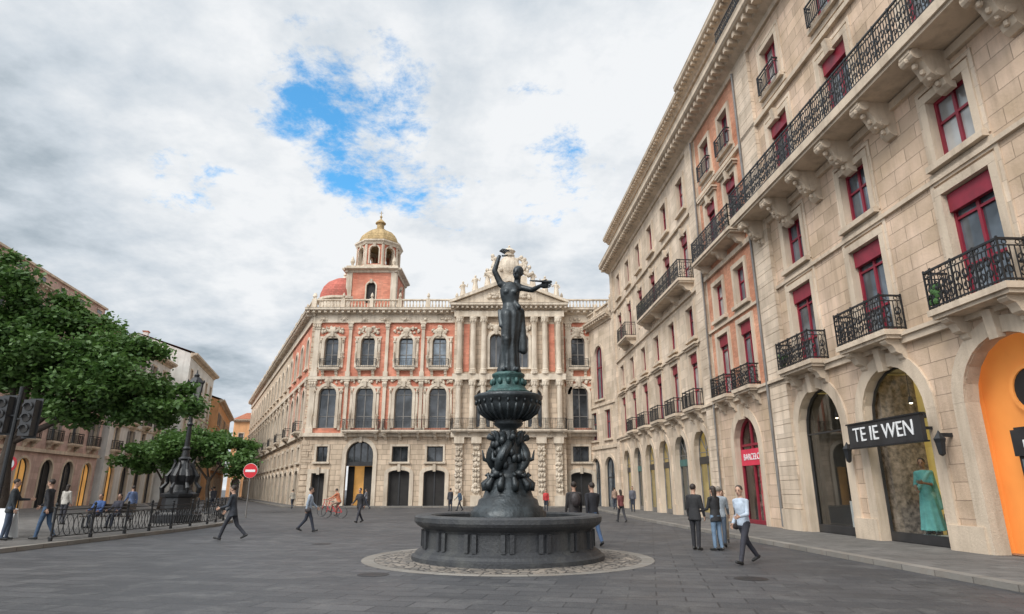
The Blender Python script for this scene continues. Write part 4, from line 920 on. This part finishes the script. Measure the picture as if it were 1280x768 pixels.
# ============================================================ IRON RAILING FENCE
E=empty('iron_railing'); b=MB(); path=[(-14.25,20.5),(-14.05,24),(-13.95,27),(-14.1,30.5),(-14.9,34),(-16.6,37)]
for (x0,y0),(x1,y1) in zip(path[:-1],path[1:]):
    ln=math.hypot(x1-x0,y1-y0); n=max(1,round(ln/1.6))
    for i in range(n):
        p=Vector((x0+(x1-x0)*i/n,y0+(y1-y0)*i/n,.12)); q=Vector((x0+(x1-x0)*(i+1)/n,y0+(y1-y0)*(i+1)/n,.12)); u=(q-p).normalized(); l=(q-p).length; z=Vector((0,0,1))
        lathe(b,p,[(.06,0),(.06,.1),(.035,.14),(.035,.95),(.055,.98),(.03,1.02),(.05,1.08),(.01,1.14)],'iron',8)
        for h in(.12,.78,.92): bar(b,p+z*h,q+z*h,.02,'iron')
        m=4
        for k in range(m):
            c_=p+u*(l*(k+.5)/m)+z*.45; r=l/m/2
            tube(b,[c_+u*r*math.cos(t*math.pi/6)+z*.32*math.sin(t*math.pi/6) for t in range(13)],.013,'iron',4,False)
            tube(b,[c_-u*r*.6-z*.3,c_+u*r*.6+z*.3],.011,'iron',4); tube(b,[c_+u*r*.6-z*.3,c_-u*r*.6+z*.3],.011,'iron',4)
b.build('panels',E)
# ============================================================ SIGNS, TRAFFIC LIGHT, BOARD, BOLLARDS
def disc(b,x,y,z,r,t,mat,n=28):
    V=[];
    for yy in(y,y+t):
        for j in range(n): a=2*math.pi*j/n; V.append((x+r*math.cos(a),yy,z+r*math.sin(a)))
    b.raw(V,[tuple(range(n)),tuple(range(n,2*n))]+[(j,(j+1)%n,n+(j+1)%n,n+j) for j in range(n)],mat)
E=empty('no_entry_sign'); b=MB(); sx,sy=-16.0,39.5; tube(b,[(sx,sy,.0),(sx,sy,3.1)],.04,'greyf',8)
disc(b,sx,sy-.07,2.75,.42,.02,'red_p'); wbox(b,sx-.3,sx+.3,sy-.078,sy-.071,2.68,2.82,'white_p'); disc(b,sx,sy-.049,2.75,.44,.005,'white_p'); b.build('sign',E)
E=empty('traffic_light'); b=MB(); tx_,ty_=-14.65,18.6; tube(b,[(tx_,ty_,.12),(tx_,ty_,4.6)],.06,'iron',10); lathe(b,(tx_,ty_,.12),[(.14,0),(.13,.4),(.07,.5)],'iron',10)
for dx_,zz in((.42,3.15),(-.38,3.25)):
    x=tx_+dx_; wbox(b,x-.17,x+.17,ty_-.14,ty_+.1,zz,zz+1.05,'darkf'); wbox(b,x-.22,x+.22,ty_+.1,ty_+.12,zz-.06,zz+1.11,'darkf'); bar(b,(tx_,ty_,zz+.5),(x,ty_,zz+.5),.03,'iron')
    for k in range(3):
        disc(b,x,ty_-.16,zz+.2+k*.32,.12,.02,'dark',16); tube(b,[(x+.13*math.cos(t*math.pi/6),ty_-.2,zz+.2+k*.32+.13*math.sin(t*math.pi/6)) for t in range(7)],.03,'darkf',4)
b.build('signal_heads',E)
E=empty('sandwich_board'); b=MB()
for s_ in(-1,1): b.raw([(-16.9,21.6+s_*.28,.12),(-16.3,21.6+s_*.28,.12),(-16.3,21.6+s_*.03,1.05),(-16.9,21.6+s_*.03,1.05),(-16.9,21.63+s_*.28,.12),(-16.3,21.63+s_*.28,.12),(-16.3,21.63+s_*.03,1.05),(-16.9,21.63+s_*.03,1.05)],[(0,1,2,3),(4,5,6,7),(0,1,5,4),(1,2,6,5),(2,3,7,6),(3,0,4,7)],'white_p')
b.build('panels',E)
E=empty('parking_sign'); b=MB(); tube(b,[(-19.5,25,.12),(-19.5,25,2.9)],.035,'greyf',8); disc(b,-19.5,24.93,2.6,.3,.02,'red_p'); disc(b,-19.5,24.925,2.6,.2,.004,'white_p'); b.build('sign',E)
for (x,y) in [(-17.3,39),(-18.4,40.5),(-19.6,42),(-20.9,43.6)]:
    b=MB(); lathe(b,(x,y,.12),[(.1,0),(.1,.08),(.06,.12),(.06,.75),(.09,.8),(.05,.86),(.07,.95),(.02,1.02)],'iron',10); b.build('bollard',None,True)
# ============================================================ TREES
def leafmat():
    m,nt,b=newmat('foliage'); oc=N(nt,'ShaderNodeTexCoord').outputs['Object']
    c=mixc(nt,ramp(nt,noise(nt,oc,1.1,3),.35,.65),(.030,.085,.020),(.080,.165,.032)); c=mixc(nt,ramp(nt,noise(nt,oc,9,2),.35,.7),c,(.11,.20,.045))
    out=nt.nodes['Material Output']; L(nt,c,b.inputs['Base Color']); b.inputs['Roughness'].default_value=.55
    t=N(nt,'ShaderNodeBsdfTranslucent'); L(nt,c,t.inputs[0]); mx=N(nt,'ShaderNodeMixShader'); mx.inputs[0].default_value=.3
    L(nt,b.outputs[0],mx.inputs[1]); L(nt,t.outputs[0],mx.inputs[2]); L(nt,mx.outputs[0],out.inputs[0]); return m
M['leaf']=leafmat()
def tree(name,base,th,blobs,nclump,nleaf,ls,seed,tr=.22):
    rg=np.random.RandomState(seed); E=empty(name); b=MB(); B=Vector(base); top=B+Vector((0,0,th))
    tube(b,[B,B+Vector((.05,.05,th*.35)),B+Vector((-.05,0,th*.7)),top],[tr*1.35,tr,tr*.85,tr*.75],'bark',10)
    lv=[]; tot=sum(x[1][0]*x[1][1]*x[1][2] for x in blobs)
    for c,r in blobs:
        c=Vector(c); mid=top.lerp(c,.5)+Vector((0,0,.3)); tube(b,[top-Vector((0,0,.3)),mid,c],[tr*.6,tr*.35,tr*.12],'bark',7)
        k=max(3,int(nclump*r[0]*r[1]*r[2]/tot))
        for i in range(k):
            d=rg.normal(size=3); d/=np.linalg.norm(d); rad=rg.uniform(.45,1.0)**.5; cc=np.array(c)+d*np.array(r)*rad
            if i%2==0: tube(b,[c.lerp(mid,.3),Vector(cc)],[tr*.16,tr*.05],'bark',5)
            s=rg.uniform(.22,.42)*min(1,r[0]/1.6); n=int(nleaf/nclump*rg.uniform(.6,1.4)); lv.append(cc+rg.normal(size=(n,3))*np.array([s,s,s*.6]))
    b.build('trunk_and_limbs',E,True)
    Pn=np.concatenate(lv); n=len(Pn); a=rg.normal(size=(n,3)); a[:,2]*=.5; a/=np.linalg.norm(a,axis=1)[:,None]; c_=rg.normal(size=(n,3)); u=np.cross(a,c_); u/=np.linalg.norm(u,axis=1)[:,None]
    s=ls*rg.uniform(.6,1.3,size=(n,1)); V=np.stack([Pn-a*s,Pn+u*s*.55,Pn+a*s,Pn-u*s*.55],1).reshape(-1,3)
    me=bpy.data.meshes.new('leaves'); me.from_pydata(V.tolist(),[],np.arange(4*n).reshape(-1,4).tolist()); me.materials.append(M['leaf']); o=bpy.data.objects.new('leaves',me); COL.objects.link(o); o.parent=E
tree('plane_tree',(-17.3,22,.12),3.4,[((-14.1,22.4,5.5),(1.8,1.6,1.2)),((-16.0,22,6.5),(1.8,1.6,1.3)),((-17.9,21.8,6.4),(1.8,1.6,1.3)),((-12.9,22.6,4.8),(1.2,1.2,.9)),((-15.2,22,4.9),(1.4,1.4,.9)),((-16.8,22,7.7),(1.3,1.2,.9)),((-14.2,22.5,6.7),(1.1,.9,.6))],118,58000,.10,5)
tree('plane_tree',(-20.5,20.5,.12),4,[((-18.2,20.6,8.5),(1.3,1.2,1.2)),((-20.0,20.3,9.2),(1.9,1.6,1.4)),((-19.0,20.4,6.8),(1.5,1.3,1.2)),((-21.8,20.3,7.2),(1.9,1.6,1.4))],66,29000,.10,8)
tree('small_street_tree',(-22.0,47,.12),2.4,[((-22.8,47,4.6),(2.0,1.9,1.3)),((-20.4,47,4.0),(1.7,1.6,1.2)),((-24.6,47,4.3),(1.6,1.5,1.2))],50,16000,.15,12,.15)
tree('small_street_tree',(-28,52,.12),2.4,[((-28,52,4.6),(2.4,2,1.4)),((-30,52,4.2),(1.7,1.6,1.2))],40,9000,.18,14,.15)
# ============================================================ WORLD, SUN, CAMERA
w=bpy.data.worlds.new('World'); sc.world=w; w.use_nodes=True; nt=w.node_tree; bg=nt.nodes['Background']
sunv=Vector((-.46,-.54,.71)).normalized(); el=math.asin(sunv.z); az=math.atan2(sunv.x,sunv.y)
sky=N(nt,'ShaderNodeTexSky',sky_type='NISHITA'); sky.sun_disc=False; sky.sun_elevation=el; sky.sun_rotation=az
tc=N(nt,'ShaderNodeTexCoord'); dirv=tc.outputs['Generated']
def mth(op,a,b=None,cl=False):
    n=N(nt,'ShaderNodeMath',operation=op,use_clamp=cl)
    for i,x in enumerate((a,b)):
        if x is None: continue
        if isinstance(x,(int,float)): n.inputs[i].default_value=x
        else: L(nt,x,n.inputs[i])
    return n.outputs[0]
sp=N(nt,'ShaderNodeSeparateXYZ'); L(nt,dirv,sp.inputs[0])
zz=mth('ADD',mth('MAXIMUM',sp.outputs[2],0.0),.22)
cb=N(nt,'ShaderNodeCombineXYZ'); L(nt,mth('DIVIDE',sp.outputs[0],zz),cb.inputs[0]); L(nt,mth('DIVIDE',sp.outputs[1],zz),cb.inputs[1])
pl=cb.outputs[0]
def wn(scale,det,rough,off,dist=0):
    mp=N(nt,'ShaderNodeMapping'); mp.inputs['Location'].default_value=off; L(nt,pl,mp.inputs[0])
    n=N(nt,'ShaderNodeTexNoise'); n.inputs['Scale'].default_value=scale; n.inputs['Detail'].default_value=det; n.inputs['Roughness'].default_value=rough; n.inputs['Distortion'].default_value=dist
    L(nt,mp.outputs[0],n.inputs['Vector']); return n.outputs['Fac']
n1=wn(7.5,8,.68,(3,1,0),.15)
def blob(d,c0,c1):
    v=Vector(d).normalized(); dp=N(nt,'ShaderNodeVectorMath',operation='DOT_PRODUCT'); dp.inputs[1].default_value=v; L(nt,dirv,dp.inputs[0])
    r=N(nt,'ShaderNodeMapRange',interpolation_type='SMOOTHSTEP'); r.inputs[1].default_value=c0; r.inputs[2].default_value=c1; L(nt,dp.outputs['Value'],r.inputs[0]); return r.outputs[0]
bl=blob((-.262,.875,.60),.985,.9987)
for d,a,b_,k in (((-.235,.90,.50),.993,.9995,.95),((-.13,.906,.464),.993,.9998,.75),((.064,.897,.495),.990,.9998,.6),((-.526,.90,.483),.995,.9998,.6),((.02,.87,.60),.990,.9998,.45),((-.3,-.5,.8),.9,.99,.8)):
    bl=mth('MAXIMUM',bl,mth('MULTIPLY',blob(d,a,b_),k))
cov=mth('SUBTRACT',mth('ADD',n1,.30),mth('MULTIPLY',bl,.37))
cf=N(nt,'ShaderNodeMapRange',interpolation_type='SMOOTHSTEP'); cf.inputs[1].default_value=.34; cf.inputs[2].default_value=.58; L(nt,cov,cf.inputs[0])
n2=wn(1.5,6,.55,(7,2,0),.3); n3=wn(6,6,.6,(1,5,0))
shade=mth('ADD',mth('MULTIPLY',n2,.65),mth('MULTIPLY',n3,.35))
lf=N(nt,'ShaderNodeMapRange',interpolation_type='SMOOTHSTEP'); lf.inputs[1].default_value=-.7; lf.inputs[2].default_value=-.05; L(nt,sp.outputs[0],lf.inputs[0])
hz=N(nt,'ShaderNodeMapRange',interpolation_type='SMOOTHSTEP'); hz.inputs[1].default_value=.65; hz.inputs[2].default_value=.25; L(nt,sp.outputs[2],hz.inputs[0])
dk=mth('MULTIPLY',mth('SUBTRACT',1.0,lf.outputs[0]),mth('ADD',mth('MULTIPLY',hz.outputs[0],.11),.05))
shade=mth('SUBTRACT',mth('ADD',shade,.07),dk)
sr=N(nt,'ShaderNodeValToRGB'); e=sr.color_ramp.elements; e[0].position=.30; e[0].color=(.33,.40,.46,1); e[1].position=.58; e[1].color=(.88,.90,.92,1)
x=sr.color_ramp.elements.new(.44); x.color=(.61,.67,.73,1); L(nt,shade,sr.inputs[0])
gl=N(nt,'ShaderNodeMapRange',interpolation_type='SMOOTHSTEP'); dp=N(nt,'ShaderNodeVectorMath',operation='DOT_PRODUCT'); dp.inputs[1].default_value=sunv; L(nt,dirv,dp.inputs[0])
gl.inputs[1].default_value=.35; gl.inputs[2].default_value=1.0; gl.inputs[3].default_value=10.2; gl.inputs[4].default_value=25; L(nt,dp.outputs['Value'],gl.inputs[0])  # clouds brightened toward the sun behind the camera, added for soft light
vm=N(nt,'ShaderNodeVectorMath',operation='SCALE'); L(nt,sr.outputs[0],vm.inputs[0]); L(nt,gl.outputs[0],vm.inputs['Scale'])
hs=mixc(nt,1.0,sky.outputs[0],(1.1,2.5,2.9),'MULTIPLY')
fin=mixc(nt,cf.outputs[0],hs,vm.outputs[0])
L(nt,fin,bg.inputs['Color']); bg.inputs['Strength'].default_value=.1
sl=bpy.data.lights.new('sun','SUN'); sl.energy=2.5; sl.angle=math.radians(24); sl.color=(1,.955,.89)
so=bpy.data.objects.new('sun',sl); COL.objects.link(so); so.rotation_euler=sunv.to_track_quat('Z','Y').to_euler(); so.location=(-20,-20,40)
cam=bpy.data.cameras.new('camera'); co=bpy.data.objects.new('camera',cam); COL.objects.link(co); sc.camera=co
co.location=(0,0,1.65); co.rotation_euler=(math.radians(90+16.3),0,0); cam.lens=21.94; cam.sensor_width=36; cam.clip_end=4000; cam.clip_start=.05
sc.view_settings.view_transform='Standard'; sc.view_settings.look='None'; sc.view_settings.exposure=0
